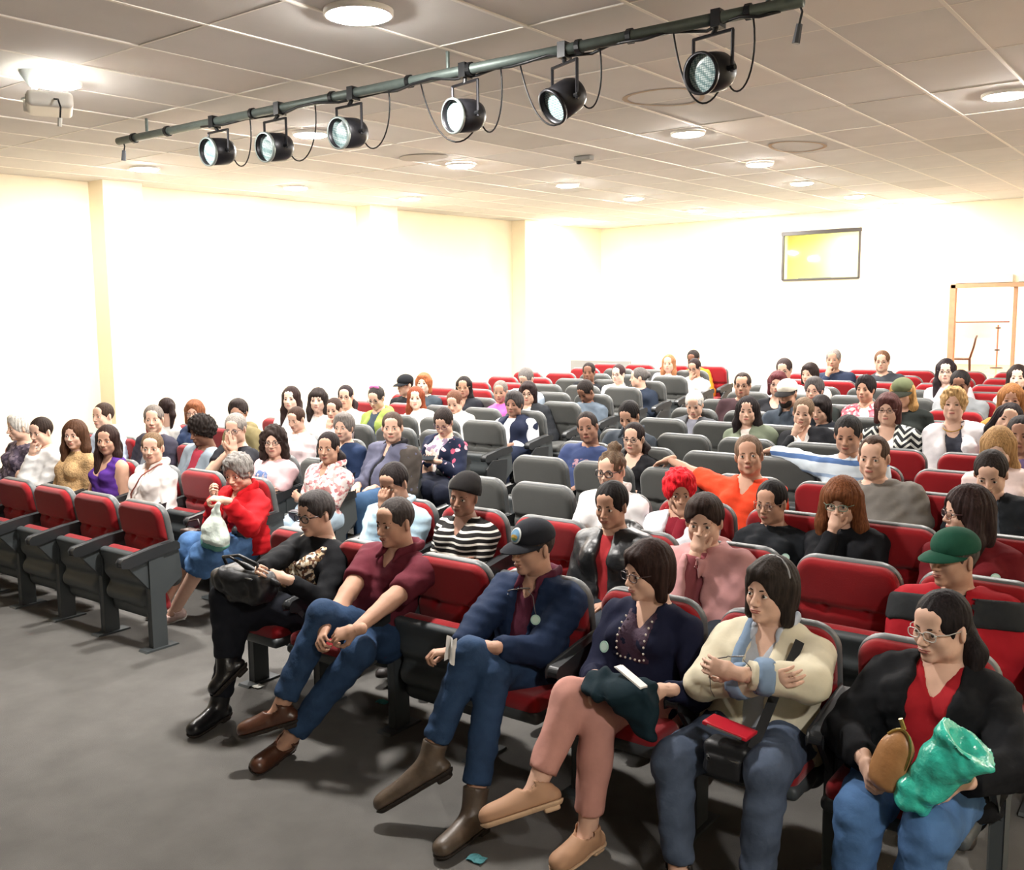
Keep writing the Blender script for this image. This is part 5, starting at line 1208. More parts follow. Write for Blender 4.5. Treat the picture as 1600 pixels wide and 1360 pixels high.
# ================================================================ people seen in full: front row and aisle seats
def J(p, x, y, Y): return at_y(x, y, Y)-p.base
def Jz(p, x, y, z): return at_z(x, y, z)-p.base
def leg(p, q, kn, an, toe): p.full = True; p.kn[q], p.an[q], p.toe[q] = np.array(kn), np.array(an), np.array(toe)
M_SOLE = mat('dark_sole', '#241c16', .8); DENIM = mat('dark_denim', '#2b415f', .85, bump=.4, bscale=30, var=.22, vscale=9, spec=.2); DENIM2 = mat('blue_denim', '#4a6c98', .85, bump=.35, bscale=30, var=.2, vscale=8, spec=.2); GREYJ = mat('grey_denim', '#4a5568', .85, bump=.35, bscale=30, var=.25, vscale=9, spec=.2); PALEJ = mat('pale_denim', '#a9bccb', .85, bump=.3, bscale=30, var=.15, vscale=9, spec=.2)
def item(name, p_or_loc, label, cat, group=None): return empty(name, tuple(p_or_loc), label, cat, group)
def sdf_part(name, g, m_, parent, wr=0., seed=3, sm=1):
    P, F = g.mesh(sm)
    if wr: P = P+vnormals(P, F)*wrinkle(P, wr, seed)[:, None]
    return link(name, mesh_from(name, P, F), parent, None, m_)

# --- black clothes, crossed legs, handbag on the lap
p = seat_person(493, 803, 1, 'R', 0, 'person in black with patterned bib, glasses and crossed legs', hy=.16, face=.05, pitch=6, yaw=-6, sex='f', tone='light', bulk=1.15); p79 = p
leg(p, -1, J(p, 372, 962, 3.02), Jz(p, 341, 1103, .105), Jz(p, 298, 1143, .045)); leg(p, 1, J(p, 352, 932, 2.98), J(p, 352, 1040, 2.90), J(p, 331, 1080, 2.82))
for q, (x, y, Y) in ((-1, (402, 893, 3.02)), (1, (446, 905, 3.10))): p.arm(q, J(p, x, y, Y), fdir=(-q*.75-.1, -.5, .25), palm=(-q, .2, -.3), curl='curl')
p.browm = hairm('#241c1a'); p.build(); BLK = cloth('#17181b'); p.top(BLK, sleeve=1.9, neck='high', name='sweater')
bib = blotch_mat('patterned_bib', ['#c9b596', '#6a4a3a', '#e6ddcc', '#8a6a4c', '#3a3230'], 70)
g = p.grid(.12); p.torso(g, .020); g.half(tuple(-p.fr), -(p.fr@(p.nb-p.ax*.1)+.0)); g.half(tuple(-p.ax), -(p.ax@p.nb-.30)); g.half(tuple(p.ax), p.ax@p.nb-.015)
for s_ in (-1, 1): g.half(tuple(p.w*s_), (p.w*s_)@p.nb+.125)
g.cap(p.nb+p.fr*.05, p.nb+p.fr*.16-p.ax*.07, .085, .075, k=.01, op='s'); p.put('bib', g, bib, .004)
p.bottoms(cloth('#1d1f26'), upto=1.9); p.shoes(mat('black_boot', '#141416', .3, bump=.3, bscale=30), M_SOLE, boot=.20, name='boot'); p.hair('crop', '#3a3636', 1.06); p.hair('wavyshort', '#3e3a3a', .97); p.glasses('thick', '#1c1618')
c = at_y(385, 905, 3.0); t = item('handbag', c, 'black leather handbag on the lap of the black-dressed person', 'handbag'); M_BAG = mat('black_bag_leather', '#151619', .5, bump=.5, bscale=18)
g = SDF((-.22, -.14, -.13), (.22, .14, .12), .008); g.box((0, 0, -.02), (.34, .16, .15), .05); g.ell((-.05, -.06, .0), (.13, .06, .07), k=.03); g.ell((.0, 0, -.09), (.16, .08, .03), k=.03); sdf_part('bag_body', g, M_BAG, t, .006)
q = MB(); q.tube([(-.12, -.02, .05), (-.14, -.03, .10), (0, -.04, .13), (.13, -.03, .10), (.12, -.02, .05)], .009, 8); q.obj('strap', M_BAG, t, smooth=True); q = MB(); q.tube([(-.14, -.075, .035), (.14, -.075, .035)], .004, 6); q.obj('zip', mat('zip_metal', '#9a9a98', .3, metal=.9), t)
a_, b_ = at_y(372, 878, 2.96), at_y(437, 915, 3.04); t = item('folded_umbrella', a_, 'slim black folded umbrella lying across the handbag', 'umbrella'); d = b_-a_
q = MB(); q.tube([(0, 0, 0), tuple(d*.2), tuple(d*.9), tuple(d)], [.008, .016, .018, .010], 10); q.obj('folded_canopy', M_BLACK, t, smooth=True); q = MB(); q.tube([tuple(-unit(d)*.05), (0, 0, 0)], [.006, .008], 8); q.obj('handle', M_BLACK, t)

# --- maroon polo
p = seat_person(617, 816, 1, 'R', 1, 'person in maroon polo and jeans with hands clasped, front row', hy=.17, face=.0, pitch=4, yaw=-4, sex='m', tone='tan', bulk=1.05, size=1.0)
leg(p, 1, J(p, 505, 962, 2.98), J(p, 437, 1108, 2.78), J(p, 375, 1142, 2.64)); leg(p, -1, J(p, 562, 1020, 3.02), Jz(p, 448, 1160, .10), Jz(p, 398, 1200, .045))
for q, (x, y, Y) in ((-1, (505, 985, 2.93)), (1, (556, 985, 2.96))): p.arm(q, J(p, x, y, Y), fdir=(-q*.6-.2, -.6, -.25), palm=(-q*.6, .2, -.7), curl='curl')
p.browm = hairm('#2a2220'); p.build(); MAR = cloth('#5e2530'); p.top(MAR, sleeve=.72, neck='v', wr=.005, collar=MAR, name='shirt'); p.bottoms(DENIM, upto=1.88, wr=.0035); p.shoes(mat('brown_leather', '#4a2c1e', .32, bump=.2, bscale=30), M_SOLE); p.hair('balding', '#3c3634', 1.0); p.hair('crop', '#3c3634', .985)
# --- cap, navy jacket, white paper
p = seat_person(832, 855, 1, 'R', 3, 'person in black cap and navy jacket with crossed legs, front row', hy=.18, face=-.25, pitch=2, yaw=-6, sex='m', tone='tan', bulk=.95); p83 = p
leg(p, 1, J(p, 735, 1022, 2.98), J(p, 668, 1192, 2.80), J(p, 590, 1258, 2.66)); leg(p, -1, J(p, 770, 1055, 3.02), Jz(p, 738, 1272, .10), Jz(p, 685, 1330, .045))
p.arm(-1, J(p, 712, 1018, 2.97), fdir=(-.7, -.6, .0), palm=(.5, .3, -1), curl='curl'); p.arm(1, J(p, 768, 1012, 3.03), fdir=(-.95, -.35, -.05), palm=(-.2, .4, -1), curl='relax')
p.browm = hairm('#2e2624'); p.build(); p.top(cloth('#4e2030'), sleeve=1.5, neck='v', name='shirt', inf=.006, wr=0, collar=cloth('#4e2030')); p.top(cloth('#1c2a44'), name='jacket', sleeve=1.9, neck='round', inf=.021, wr=.005, open_=.06, k=.035); p.bottoms(DENIM, upto=1.80, wr=.0035)
p.shoes(mat('worn_boot', '#55483c', .45, bump=.3, bscale=26, var=.25, vscale=16), M_SOLE, boot=.13, name='boot'); p.cap_('#22242a', '#22242a'); p.hair('crop', '#3a322e', .98); badge(p, side=1, up=.17); p.hung_glasses(.13, -.01, '#6a6460')
q = MB(); N = 24
for rr_, cc, zz in ((.026, '#e6e2d0', .0), (.021, '#5f8fb8', .0012)):
    pass
em = []
def cap_patch(p, r, col, lift, sy=1., dz=0., nm='emblem'):
    q = MB(); N = 24; V = []
    for rr_ in (r, .0005):
        for k in range(N):
            x = rr_*math.cos(2*math.pi*k/N); z = .068+dz+rr_*sy*math.sin(2*math.pi*k/N)
            t_ = ((x/.088)**2+((z-.052)/.078)**2); y = .008-.105*math.sqrt(max(0, 1-t_))-lift; V.append((x, y, z))
    q.add(V, [(k, (k+1) % N, N+(k+1) % N, N+k) for k in range(N)]); me = q.mesh(nm, True); me.materials.append(None)
    return p.onhead(nm, me, [mat('patch_'+col, col, .7)], 1.02)
cap_patch(p, .034, '#dfe3e0', .004); cap_patch(p, .028, '#6f9cc0', .0055); cap_patch(p, .021, '#c9a24a', .007, .5, -.004); cap_patch(p, .018, '#7a9a5a', .008, .35, -.013)
c = J(p, 704, 1016, 2.90)+p.base; t = item('paper_slip', c, 'crumpled white paper held by the person in black cap', 'paper'); q = MB(); q.grid(lambda u, v: ((u-.5)*.055, (v-.5)*.02+.012*math.sin(6*u), (v-.5)*.10+.01*math.sin(9*v+4*u)), 6, 8)
V = list(q.v); F = list(q.f); q.add([(x, y+.003, z) for x, y, z in V], [tuple(reversed(f)) for f in F]); q.obj('sheet', mat('white_paper', '#e6e4e0', .8), t, smooth=True)
# --- navy tunic, pink trousers
p = seat_person(1012, 893, 1, 'R', 4, 'person in navy tunic and pink trousers, glasses, front row', hy=.20, face=-.5, pitch=4, yaw=-10, sex='f', tone='light', bulk=1.06); p84 = p
leg(p, 1, J(p, 893, 1090, 2.98), J(p, 838, 1230, 2.78), J(p, 755, 1278, 2.62)); leg(p, -1, J(p, 935, 1125, 3.02), Jz(p, 918, 1300, .10), Jz(p, 868, 1352, .045))
p.arm(-1, J(p, 925, 1062, 3.06), fdir=(.1, -.8, -.3), palm=(.3, .2, -1), curl='relax'); p.arm(1, J(p, 1042, 1078, 3.08), fdir=(-.9, -.4, -.05), palm=(-.2, .2, -1), curl='curl')
p.browm = hairm('#2a1e1c'); p.build(); p.top(cloth('#1b1e34'), sleeve=1.9, neck='v', name='blouse', wr=.005)
# embroidered yoke with pearl studs
YK = mat('embroidered_yoke', '#3a2438', .8, bump=.5, bscale=60); PEARL = mat('pearl_stud', '#d8d0c4', .3)
g = p.grid(.12); p.torso(g, .0135); g.half(tuple(-p.fr), -(p.fr@p.nb+.05)); g.half(tuple(-p.ax), -(p.ax@p.nb-.235)); g.half(tuple(p.ax), p.ax@p.nb-.02)
for s_ in (-1, 1): g.half(tuple(p.w*s_), (p.w*s_)@p.nb+.075)
p.neck_cut(g, 'v', .004); yk = p.put('yoke', g, YK, 0.)
V = np.array([v.co[:] for v in yk.data.vertices])
def studs(pts):
    for c_, up in pts:
        c0 = p.nb+p.w*c_-p.ax*up; d = V-c0; lat = np.linalg.norm(d-np.outer(d@p.fr, p.fr), axis=1); ok = V[lat < .018]
        if not len(ok): continue
        h_ = ((ok-c0)@p.fr).max(); q = MB(); q.add(*[list(map(tuple, a)) if i == 0 else [tuple(f) for f in a] for i, a in enumerate(sphere_vf(c0+p.fr*(h_+.002), .0048, 8, 6))]); q.obj('stud', PEARL, p.root, smooth=True)
studs([(s_*.062, .06+.026*k) for s_ in (-1, 1) for k in range(7)]+[(-.045+.022*k, .222) for k in range(5)])
p.bottoms(cloth('#c08d82'), upto=1.84, wr=.0035); p.shoes(mat('tan_suede', '#b0886a', .7), mat('tan_sole', '#c9a888', .7), big=1.05); p.hair('bob', '#2c1c18', 1.05); p.glasses('rect', '#3a2a2c'); badge(p, side=-1, up=.20, r=.024)
c = at_y(985, 1072, 3.02); t = item('dark_jacket', c, 'dark teal folded jacket on the lap of the navy tunic', 'jacket'); g = SDF((-.25, -.2, -.2), (.25, .2, .12), .009); g.ell((-.04, -.02, -.02), (.15, .10, .035), k=0); g.cap((.02, -.04, -.02), (.10, -.06, -.13), .05, .035, k=.04, wax=(1, 0, 0), wf=1.6); g.cap((-.12, 0, 0), (.08, .02, .0), .035, .03, k=.03); sdf_part('folded_cloth', g, cloth('#14262e'), t, .010)
c = at_y(985, 1058, 3.0); t = item('white_papers', c, 'white folded papers in the hand of the navy tunic wearer', 'papers'); Rq = rotm('Z', -18) @ rotm('Y', 16)
for k in range(2):
    q = MB(); q.box((.004*k, 0, .003*k), (.15-.01*k, .035, .0025), rot=Rq); q.obj('sheet', MATS['white_paper'], t)
# --- white blazer, arms crossed
p = seat_person(1203, 925, 1, 'R', 5, 'person in cream blazer with arms crossed and shoulder bag, front row', hy=.20, face=-.35, pitch=-4, yaw=-6, sex='f', tone='light', bulk=1.12); p85 = p
leg(p, -1, J(p, 1052, 1190, 2.98), J(p, 1060, 1395, 2.95), J(p, 1035, 1450, 2.80)); leg(p, 1, J(p, 1200, 1205, 2.98), J(p, 1178, 1405, 2.94), J(p, 1160, 1470, 2.80))
for q in (-1, 1): p.an[q][2] = .09; p.toe[q][2] = .045
p.arm(-1, J(p, 1205, 1062, 3.12), pole=(-.8, 0, -1), fdir=(.9, -.2, .3), palm=(-.2, 1, 0), curl='relax', elbow=J(p, 1098, 1068, 3.18)); p.arm(1, J(p, 1148, 1052, 3.06), fdir=(-.9, -.1, .1), palm=(.1, 1, -.2), curl='relax', elbow=J(p, 1268, 1068, 3.22))
p.browm = hairm('#241c1a'); p.build(); p.top(cloth('#a8adb4'), sleeve=1.4, neck='v', name='shirt', inf=.005, wr=0, collar=cloth('#aeb6c2')); CREAM = cloth('#d2cab2'); p.top(CREAM, name='jacket', sleeve=1.82, neck='round', inf=.021, wr=.004, open_=.05, k=.035)
CB = cloth('#7d93ad')
for q in (-1, 1):
    g = p.grid(.12); f_ = (.65+.35*p.b)*p.sz; a0 = p.el[q]+(p.wr[q]-p.el[q])*.52; a1 = p.el[q]+(p.wr[q]-p.el[q])*.74; g.cap(a0, a1, .034*f_, .031*f_, k=0, inf=.033, cut=1., cut0=True); p.put('cuff', g, CB, 0)
g = p.grid(.12); p.torso(g, .031); cc = p.w*-1
for s_, lim in ((1, -.050), (-1, .090)): g.half(tuple(p.w*s_), (p.w*s_)@p.nb+lim)
g.half(tuple(-p.fr), -(p.fr@p.nb+.02)); g.half(tuple(-p.ax), -(p.ax@p.nb-.20)); p.put('lapel_band', g, CB, 0)
p.hung_glasses(.17, .0, '#55504c'); p.bottoms(GREYJ, wr=.0035); p.shoes(mat('dark_flat', '#2a2624', .5), M_SOLE); p.hair('bob', '#2b2420', 1.08)
q = MB(); q.tube([(.084*math.sin(a)*1.02, -.012+.02*math.cos(a), .032+.098*math.cos(a)) for a in np.linspace(-1.5, 1.5, 18)], .0055, 8); me = q.mesh('headband', True); me.materials.append(None); p.onhead('headband', me, [mat('headband_grey', '#8a8a8c', .4)], 1.09)
c = at_y(1140, 1172, 3.00); t = item('camera_bag', c, 'small black shoulder bag on the lap of the cream blazer', 'bag'); g = SDF((-.15, -.1, -.12), (.15, .1, .08), .007); g.box((0, 0, -.03), (.17, .10, .13), .028); g.box((0, -.045, -.045), (.13, .04, .08), .016, k=.008); sdf_part('bag_body', g, M_BAG, t, .002)
q = MB(); q.tube([(-.06, -.056, -.012), (.06, -.056, -.012)], .0035, 6); q.obj('zip', MATS['zip_metal'], t); q = MB(); q.lathe([(.001, 0), (.008, 0), (.008, .006)], c=(-.05, -.06, -.02), rot=rotm('X', 90), n=10); q.obj('stud', MATS['zip_metal'], t)
# its strap lies over the chest to the shoulder
g = p.grid(.12); p.torso(g, .022); V = g.mesh(1)[0]+p.base
pts = []; A_ = c+np.array([.085, 0, .03]); B_ = p.base+p.nb+p.w*.095-p.ax*.005
for u in np.linspace(0, 1, 14):
    o_ = A_+(B_-A_)*u; n_ = np.array([.35, -.93, .1]) if u > .15 else np.array([.1, -1, 0]); n_ = unit(n_); d = V-o_; lat = np.linalg.norm(d-np.outer(d@n_, n_), axis=1); ok = V[lat < .05]
    h_ = max(0, ((ok-o_)@n_).max()) if len(ok) else 0; pts.append(o_+n_*(min(h_, .26)+.012))
pts = [pts[0]]+[(pts[i-1]+pts[i]*2+pts[i+1])/4 for i in range(1, 13)]+[pts[13]]
q = MB(); V2 = []; 
for i, o_ in enumerate(pts):
    tn = unit(pts[min(i+1, 13)]-pts[max(i-1, 0)]); sd = unit(np.cross(tn, [.35, -.93, .1])); V2 += [o_-sd*.017-c, o_+sd*.017-c]
q.add(V2, [(2*i, 2*i+1, 2*i+3, 2*i+2) for i in range(13)]); V3 = [v+np.array([0, .004, 0]) for v in V2]; q.add(V3, [(2*i+2, 2*i+3, 2*i+1, 2*i) for i in range(13)]); q.obj('strap', mat('strap_webbing', '#16171a', .8), t)
c = at_y(1140, 1137, 2.98); t = item('red_wallet', c, 'flat red wallet lying on the small black shoulder bag', 'wallet'); q = MB(); q.box((0, 0, 0), (.17, .085, .014), rot=rotm('Z', -4) @ rotm('Y', 6)); q.obj('wallet_cover', mat('red_wallet_leather', '#b01c2c', .3), t, bevel=.004); q = MB(); q.box((0, -.046, 0), (.13, .004, .006), rot=rotm('Z', -4) @ rotm('Y', 6)); q.obj('zip', MATS['zip_metal'], t)
# --- black coat, red top, pouch and teal bag
p = seat_person(1470, 980, 1, 'R', 6, 'person in black coat over red top with clear glasses, front row', hy=.20, face=-.9, pitch=4, yaw=-14, sex='f', tone='light', bulk=1.2); p86 = p
leg(p, -1, J(p, 1345, 1270, 2.98), J(p, 1320, 1440, 2.95), J(p, 1290, 1500, 2.8)); leg(p, 1, J(p, 1452, 1300, 2.96), J(p, 1400, 1500, 2.92), J(p, 1380, 1540, 2.8))
for q in (-1, 1): p.an[q][2] = .09; p.toe[q][2] = .045
p.arm(-1, J(p, 1352, 1190, 3.04), fdir=(.35, -.8, -.3), palm=(.9, .3, -.1), curl='curl', pole=(-1, .2, -.6)); p.arm(1, J(p, 1500, 1222, 3.0), fdir=(-.85, -.45, -.15), palm=(-.2, .8, -.5), curl='relax', pole=(1, .2, -.6))
p.browm = hairm('#1c1616'); p.build(); p.top(cloth('#a02028'), sleeve=1.2, neck='v', name='shirt', inf=.007, wr=.002); COAT = cloth('#16171a'); p.top(COAT, name='coat', sleeve=1.88, neck='round', inf=.024, wr=.005, open_=.075, k=.04)
g = p.grid(.15)
for s_ in (-1, 1):
    a0, a1, a2 = p.nb+p.w*s_*.085-p.fr*.03+p.ax*.005, p.nb+p.w*s_*.105+p.fr*.085-p.ax*.07, p.nb+p.w*s_*.095+p.fr*.135-p.ax*.19
    g.cap(a0, a1, .030, .028, k=.02, wax=p.w, wf=1.5); g.cap(a1, a2, .026, .016, k=.02, wax=p.w, wf=1.9)
p.put('lapel', g, COAT, .003); p.bottoms(DENIM2, wr=.003); p.shoes(mat('dark_flat', '#2a2624', .5), M_SOLE); p.hair('sidepony', '#1c1617', 1.04); p.hair('tied', '#1c1617', 1.02); p.glasses('rect', '#b9b4ae')
c = at_y(1393, 1188, 2.94); t = item('leather_pouch', c, 'tan leather zipped pouch held by the black-coated person', 'pouch'); Rq = rotm('Y', 22) @ rotm('Z', -20); g = SDF((-.12, -.1, -.14), (.12, .1, .14), .006); g.ell((0, 0, 0), (.058, .034, .110), k=0, rot=Rq); g.box((0, 0, -.04), (.09, .05, .10), .022, k=.03, rot=Rq); sdf_part('pouch_body', g, mat('tan_pouch_leather', '#a9794c', .4, bump=.2, bscale=40, var=.12, vscale=20), t, .002)
q = MB(); q.tube([tuple(Rq @ np.array([.052*math.sin(a)+.0, -.012, .112*math.cos(a)])) for a in np.linspace(-.9, 2.2, 16)], .0045, 6); q.obj('zip', mat('brass', '#b09a5a', .3, metal=.9), t); q = MB(); q.tube([tuple(Rq @ np.array([-.01, 0, .11])), tuple(Rq @ np.array([-.03, -.01, .135]))], .007, 8); q.obj('zip_pull', MATS['brass'], t)
c = at_y(1468, 1205, 2.92); t = item('teal_bag', c, 'shiny teal plastic bag held in the lap of the black-coated person', 'bag'); TEAL = mat('teal_film', '#35b5a0', .2, bump=.9, bscale=28, var=.25, vscale=22, spec=.7)
Rq = rotm('Y', 36); g = SDF((-.25, -.12, -.22), (.25, .12, .22), .0065); g.cap(Rq @ np.array([0, 0, -.12]), Rq @ np.array([0, 0, .04]), .055, .062, k=0, wax=Rq @ np.array([1., 0, 0]), wf=1.15); g.cap(Rq @ np.array([0, 0, .04]), Rq @ np.array([0, 0, .13]), .055, .078, k=.03, wax=Rq @ np.array([1., 0, 0]), wf=1.2, cut=1.); g.ell(Rq @ np.array([0, 0, .15]), (.06, .05, .05), k=.01, op='s', rot=Rq); sdf_part('bag_film', g, TEAL, t, .007)

# --- red coat, aisle end of the second row, left block
p = seat_person(372, 738, 2, 'L', 0, 'person with grey hair in red coat looking into a plastic bag', hy=.30, face=.35, pitch=16, sex='f', tone='light', bulk=1.15); p13 = p
leg(p, 1, J(p, 322, 868, 3.80), Jz(p, 272, 955, .10), Jz(p, 250, 968, .05)); leg(p, -1, J(p, 300, 855, 3.85), Jz(p, 255, 945, .10), Jz(p, 232, 962, .05))
p.arm(-1, J(p, 335, 775, 3.95), fdir=(.3, -.5, .6), palm=(.6, .6, 0), curl='curl'); p.arm(1, J(p, 352, 782, 3.88), fdir=(-.6, -.6, .2), palm=(-.3, .2, -1), curl='curl')
p.browm = hairm('#6e6a66'); p.build(); p.top(cloth('#7d4040'), sleeve=1.2, neck='v', inf=.005, wr=0); p.top(cloth('#b3161e'), name='coat', sleeve=1.88, neck='round', inf=.024, wr=.005, open_=.03, k=.04, collar=cloth('#b3161e'))
g = p.grid(); g.cap(p.hip[-1], p.hip[1], .125, .125, k=.03)
for q in (-1, 1): g.cap(p.hip[q], p.kn[q], .105, .095, k=.06); g.cap(p.kn[q], p.kn[q]+(p.an[q]-p.kn[q])*.25, .09, .10, k=.05, cut=1.)
p.put('skirt', g, DENIM2, .006); p.shoes(mat('pale_slipper', '#c4a8a0', .6), mat('pale_sole', '#d8d4ce', .7)); p.hair('curlyshort', '#7e7a76', 1.0); p.hair('shortf', '#8f8b87', 1.03)
c = at_y(335, 825, 3.80); t = item('plastic_bag', c, 'white and green plastic carrier bag in front of the red coat', 'bag'); g = SDF((-.14, -.12, -.2), (.16, .12, .2), .0075); g.ell((0, 0, -.05), (.10, .075, .085), k=0); g.cap((0, 0, .0), (.035, .0, .13), .07, .022, k=.05); g.cap((.035, 0, .12), (.055, 0, .165), .02, .012, k=.02); g.cap((-.04, 0, -.09), (.05, 0, -.09), .055, k=.04)
PBM = mat('carrier_bag_film', '#cdd8cf', .3, bump=.8, bscale=24, var=.1, vscale=10); nt = PBM.node_tree; bb = sdf_part('bag_film', g, PBM, t, .006)
g = SDF((-.14, -.12, -.2), (.16, .12, .2), .0075); g.ell((0, 0, -.05), (.103, .078, .088), k=0); g.cap((-.04, 0, -.09), (.05, 0, -.09), .058, k=.04); g.half((.25, 0, 1), -.085); sdf_part('printed_base', g, mat('green_print', '#5c9a8c', .3, bump=.6, bscale=24), t, .006, sm=1)
c = at_y(300, 835, 3.92); t = item('brown_purse', c, 'small dark brown purse on the lap beside the plastic bag', 'purse'); g = SDF((-.12, -.1, -.1), (.12, .1, .1), .007); g.box((0, 0, -.01), (.15, .09, .10), .03); g.box((0, -.045, .01), (.13, .02, .06), .01, k=.01); sdf_part('purse_body', g, mat('dark_brown_leather', '#3a2622', .35, bump=.3, bscale=30), t, .002); q = MB(); q.box((0, -.06, .0), (.02, .006, .02)); q.obj('clasp', MATS['brass'], t)
q = MB(); q.tube([(-.07, 0, .03), (-.06, .02, .08), (.02, .04, .10), (.08, .02, .04)], .006, 6); q.obj('strap', MATS['dark_brown_leather'], t, smooth=True)
# --- floral shirt, arms crossed
p = seat_person(513, 700, 3, 'L', 0, 'person in pink floral shirt with arms crossed and pale jeans', hy=.20, face=.55, sex='f', tone='tan', bulk=1.05)
leg(p, 1, J(p, 470, 832, 4.52), Jz(p, 425, 900, .13), Jz(p, 405, 912, .08)); leg(p, -1, J(p, 448, 825, 4.56), Jz(p, 410, 890, .13), Jz(p, 390, 902, .08))
dress(p, D(top=(FLORAL, .75, 'v'), hair=('sidepony', '#241c1c', .98), pose='cross', bot=PALEJ, col=FLORAL)); p.hair('tied', '#241c1c', 1.01)
c = at_y(470, 806, 4.62); t = item('dark_purse', c, 'dark purse lying on the pale jeans of the floral shirt wearer', 'purse'); g = SDF((-.13, -.1, -.08), (.13, .1, .08), .008); g.box((0, 0, 0), (.19, .10, .08), .03); sdf_part('purse_body', g, mat('plum_leather', '#2c2430', .4, bump=.3, bscale=30), t, .003); q = MB(); q.tube([(-.08, -.05, .03), (.08, -.05, .03)], .003, 6); q.obj('zip', MATS['zip_metal'], t)
# --- two-tone grey jacket
p = seat_person(613, 668, 4, 'L', 0, 'person in two-tone grey and brown jacket, hands in lap, aisle seat', hy=.20, face=.8, sex='m', tone='light', bulk=1.22, belly=.5)
dress(p, D(top=('#1c1c20', 1.93, 'v'), jk=('#5c5d70', .02), hair=('short', '#4c3e36'), bot=JEANS, col='#232328')); g = p.grid(.12)
for q in (1,): p.armp(g, q, .034, upto=1.9); 
p.put('brown_sleeve', g, cloth('#4a4440'), .005)
# --- flowered cardigan with phone
p = seat_person(693, 660, 5, 'L', 0, 'person in flowered navy cardigan looking at a phone, aisle seat', hy=.22, face=.55, pitch=24, sex='f', tone='light', bulk=1.05); p29 = p
leg(p, -1, J(p, 668, 765, 5.98), Jz(p, 672, 830, .22), Jz(p, 660, 840, .17)); leg(p, 1, J(p, 690, 772, 5.94), Jz(p, 694, 838, .22), Jz(p, 682, 848, .17))
wl_, wr_ = J(p, 683, 722, 6.12), J(p, 668, 718, 6.14); p.arm(1, wl_, fdir=(-.8, -.4, .0), palm=(-.2, .3, .8), curl='curl'); p.arm(-1, wr_, fdir=(.4, -.6, .1), palm=(.2, .3, .8), curl='curl')
p.browm = hairm('#2a2220'); p.build(); p.top(OWL, sleeve=.6, neck='round', inf=.006, wr=0); p.top(CARD, name='cardigan', sleeve=1.9, neck='round', inf=.021, wr=.004, open_=.085); p.bottoms(cloth('#181c2a')); p.shoes(mat('plain_shoe', '#2a2422', .5)); p.hair('short', '#2e2624', 1.03); p.glasses('rect', '#5a3050')
c = at_y(668, 716, 6.05); t = item('mobile_phone', c, 'dark mobile phone in the hands of the flowered cardigan wearer', 'phone'); Rq = rotm('Z', 20) @ rotm('X', 30); q = MB(); q.box((0, 0, 0), (.12, .065, .010), rot=Rq); q.obj('case', M_BLACK, t, bevel=.003); q = MB(); q.box(tuple(Rq @ np.array([0, 0, .0056])), (.110, .058, .001), rot=Rq); q.obj('screen', mat('phone_screen', '#2a3038', .1), t)
# --- royal blue sleeve cut by the left edge of the frame
p = seat_person(-58, 700, 1, 'L', 5, 'person in royal blue top cut off by the left edge', hy=.24, face=.2, sex='m', tone='tan', bulk=1.1); dress(p, D(top=('#1f3f9a', 1.93, 'round'), hair=('short', '#2a2220')))
# shoulder strap of the white blouse
p = MADE[(238, 700)]; V = np.array([v.co[:] for ch in p.root.children if ch.name.split('.')[0] == 'shirt' for v in ch.data.vertices]); A_, B_ = p.nb+p.w*.10-p.ax*.0, p.nb-p.w*.10-p.ax*.34; pts = []
for u in np.linspace(0, 1, 12):
    o_ = A_+(B_-A_)*u; n_ = unit(p.fr+p.ax*(.9 if u < .12 else .1)); d = V-o_; lat = np.linalg.norm(d-np.outer(d@n_, n_), axis=1); ok = V[lat < .035]; pts.append(tuple(o_+n_*((((ok-o_)@n_).max() if len(ok) else 0)+.004)))
q = MB(); q.tube(pts, .006, 6); q.obj('bag_strap', mat('brown_strap', '#8a4a3c', .5), p.root, smooth=True)
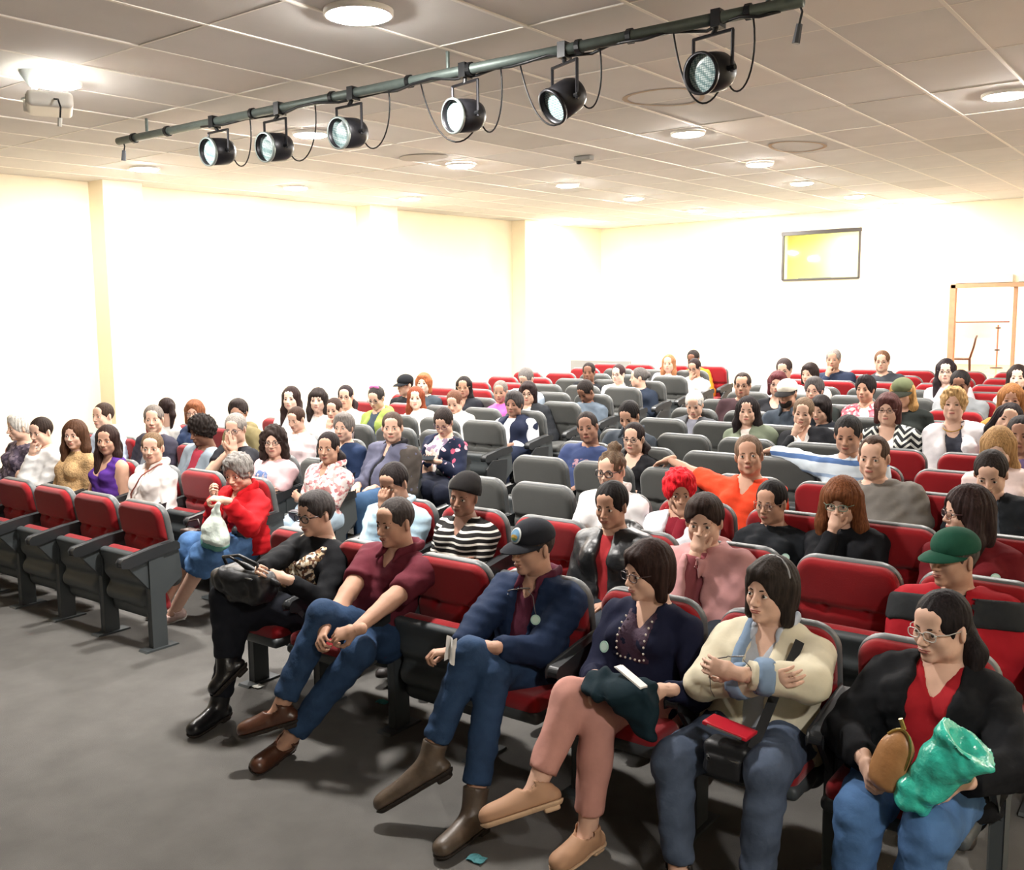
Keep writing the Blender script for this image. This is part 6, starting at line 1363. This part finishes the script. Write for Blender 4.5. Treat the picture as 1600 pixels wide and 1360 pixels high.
# pink bow of the green hoodie, hair band, mask of details
p = MADE[(588, 622)]; g = SDF((-.1, -.1, -.1), (.1, .1, .1), .007)
for s_ in (-1, 1): g.ell((s_*.03, 0, .0), (.032, .014, .020), k=.01, rot=rotm('Y', s_*20))
P_, F_ = g.mesh(1); me = mesh_from('hair_bow', P_+np.array([0, -.01, .125]), F_); me.materials.append(None); p.onhead('hair_bow', me, [cloth('#c070a0')])
# red-black jacket shoulder panels of the green cap wearer
p = MADE[(1490, 872)]; g = p.grid(.12); p.torso(g, .033); 
for q in (-1, 1): p.armp(g, q, .037, upto=1.5)
g2 = p.ax@p.nb
g.half(tuple(-p.ax), -(g2-.14)); g.half(tuple(p.ax), g2-.02)
g.half(tuple(-p.fr), -(p.fr@p.nb-.02)); P_, F_ = g.mesh(1); c_ = ((P_-p.nb)@p.w)[F_].mean(1)
for s_ in (-1, 1):
    F2 = F_[c_*s_ > .085]; us, inv = np.unique(F2, return_inverse=True); link('shoulder_panel', mesh_from('shoulder_panel', P_[us], inv.reshape(F2.shape)), p.root, None, cloth('#2c2e30'))
# necklace of the white blazer
p = MADE[(1490, 632)]; q = MB(); q.tube([tuple(p.nb+p.w*.075*math.sin(a)+p.fr*(.05+.062*math.cos(a*.9))-p.ax*(.01+.055*math.cos(a))) for a in np.linspace(-1.4, 1.4, 16)], .004, 6); q.obj('necklace', mat('gold_chain', '#c9a24a', .3, metal=.9), p.root, smooth=True)

# ================================================================ all seats, then litter on the carpet
for row in range(1, 15):
    for blk, n_ in (('L', NL(row)), ('R', NR(row))):
        for i in range(n_):
            w_ = PEOPLE.get((row, blk, i)); make_seat(row, blk, i, i == n_-1, w_)
for px, py, col, lb in ((402, 1074, '#cfd0c8', 'scrap of pale paper on the carpet by the first aisle seat'), (598, 1099, '#3f9a98', 'small teal scrap on the carpet below the empty red seat'), (745, 1345, '#3a7a80', 'small teal scrap on the carpet at the bottom edge')):
    c = at_z(px, py, .0); t = item('paper_scrap', (c[0], c[1], .001), lb, 'litter'); q = MB(); q.grid(lambda u, v: ((u-.5)*.07, (v-.5)*.05, .004+.006*abs(math.sin(5*u+3*v))), 5, 4); V = list(q.v); F = list(q.f); q.add([(x, y, z-.003) for x, y, z in V], [tuple(reversed(f)) for f in F]); q.obj('sheet', mat('scrap_'+col, col, .7), t)
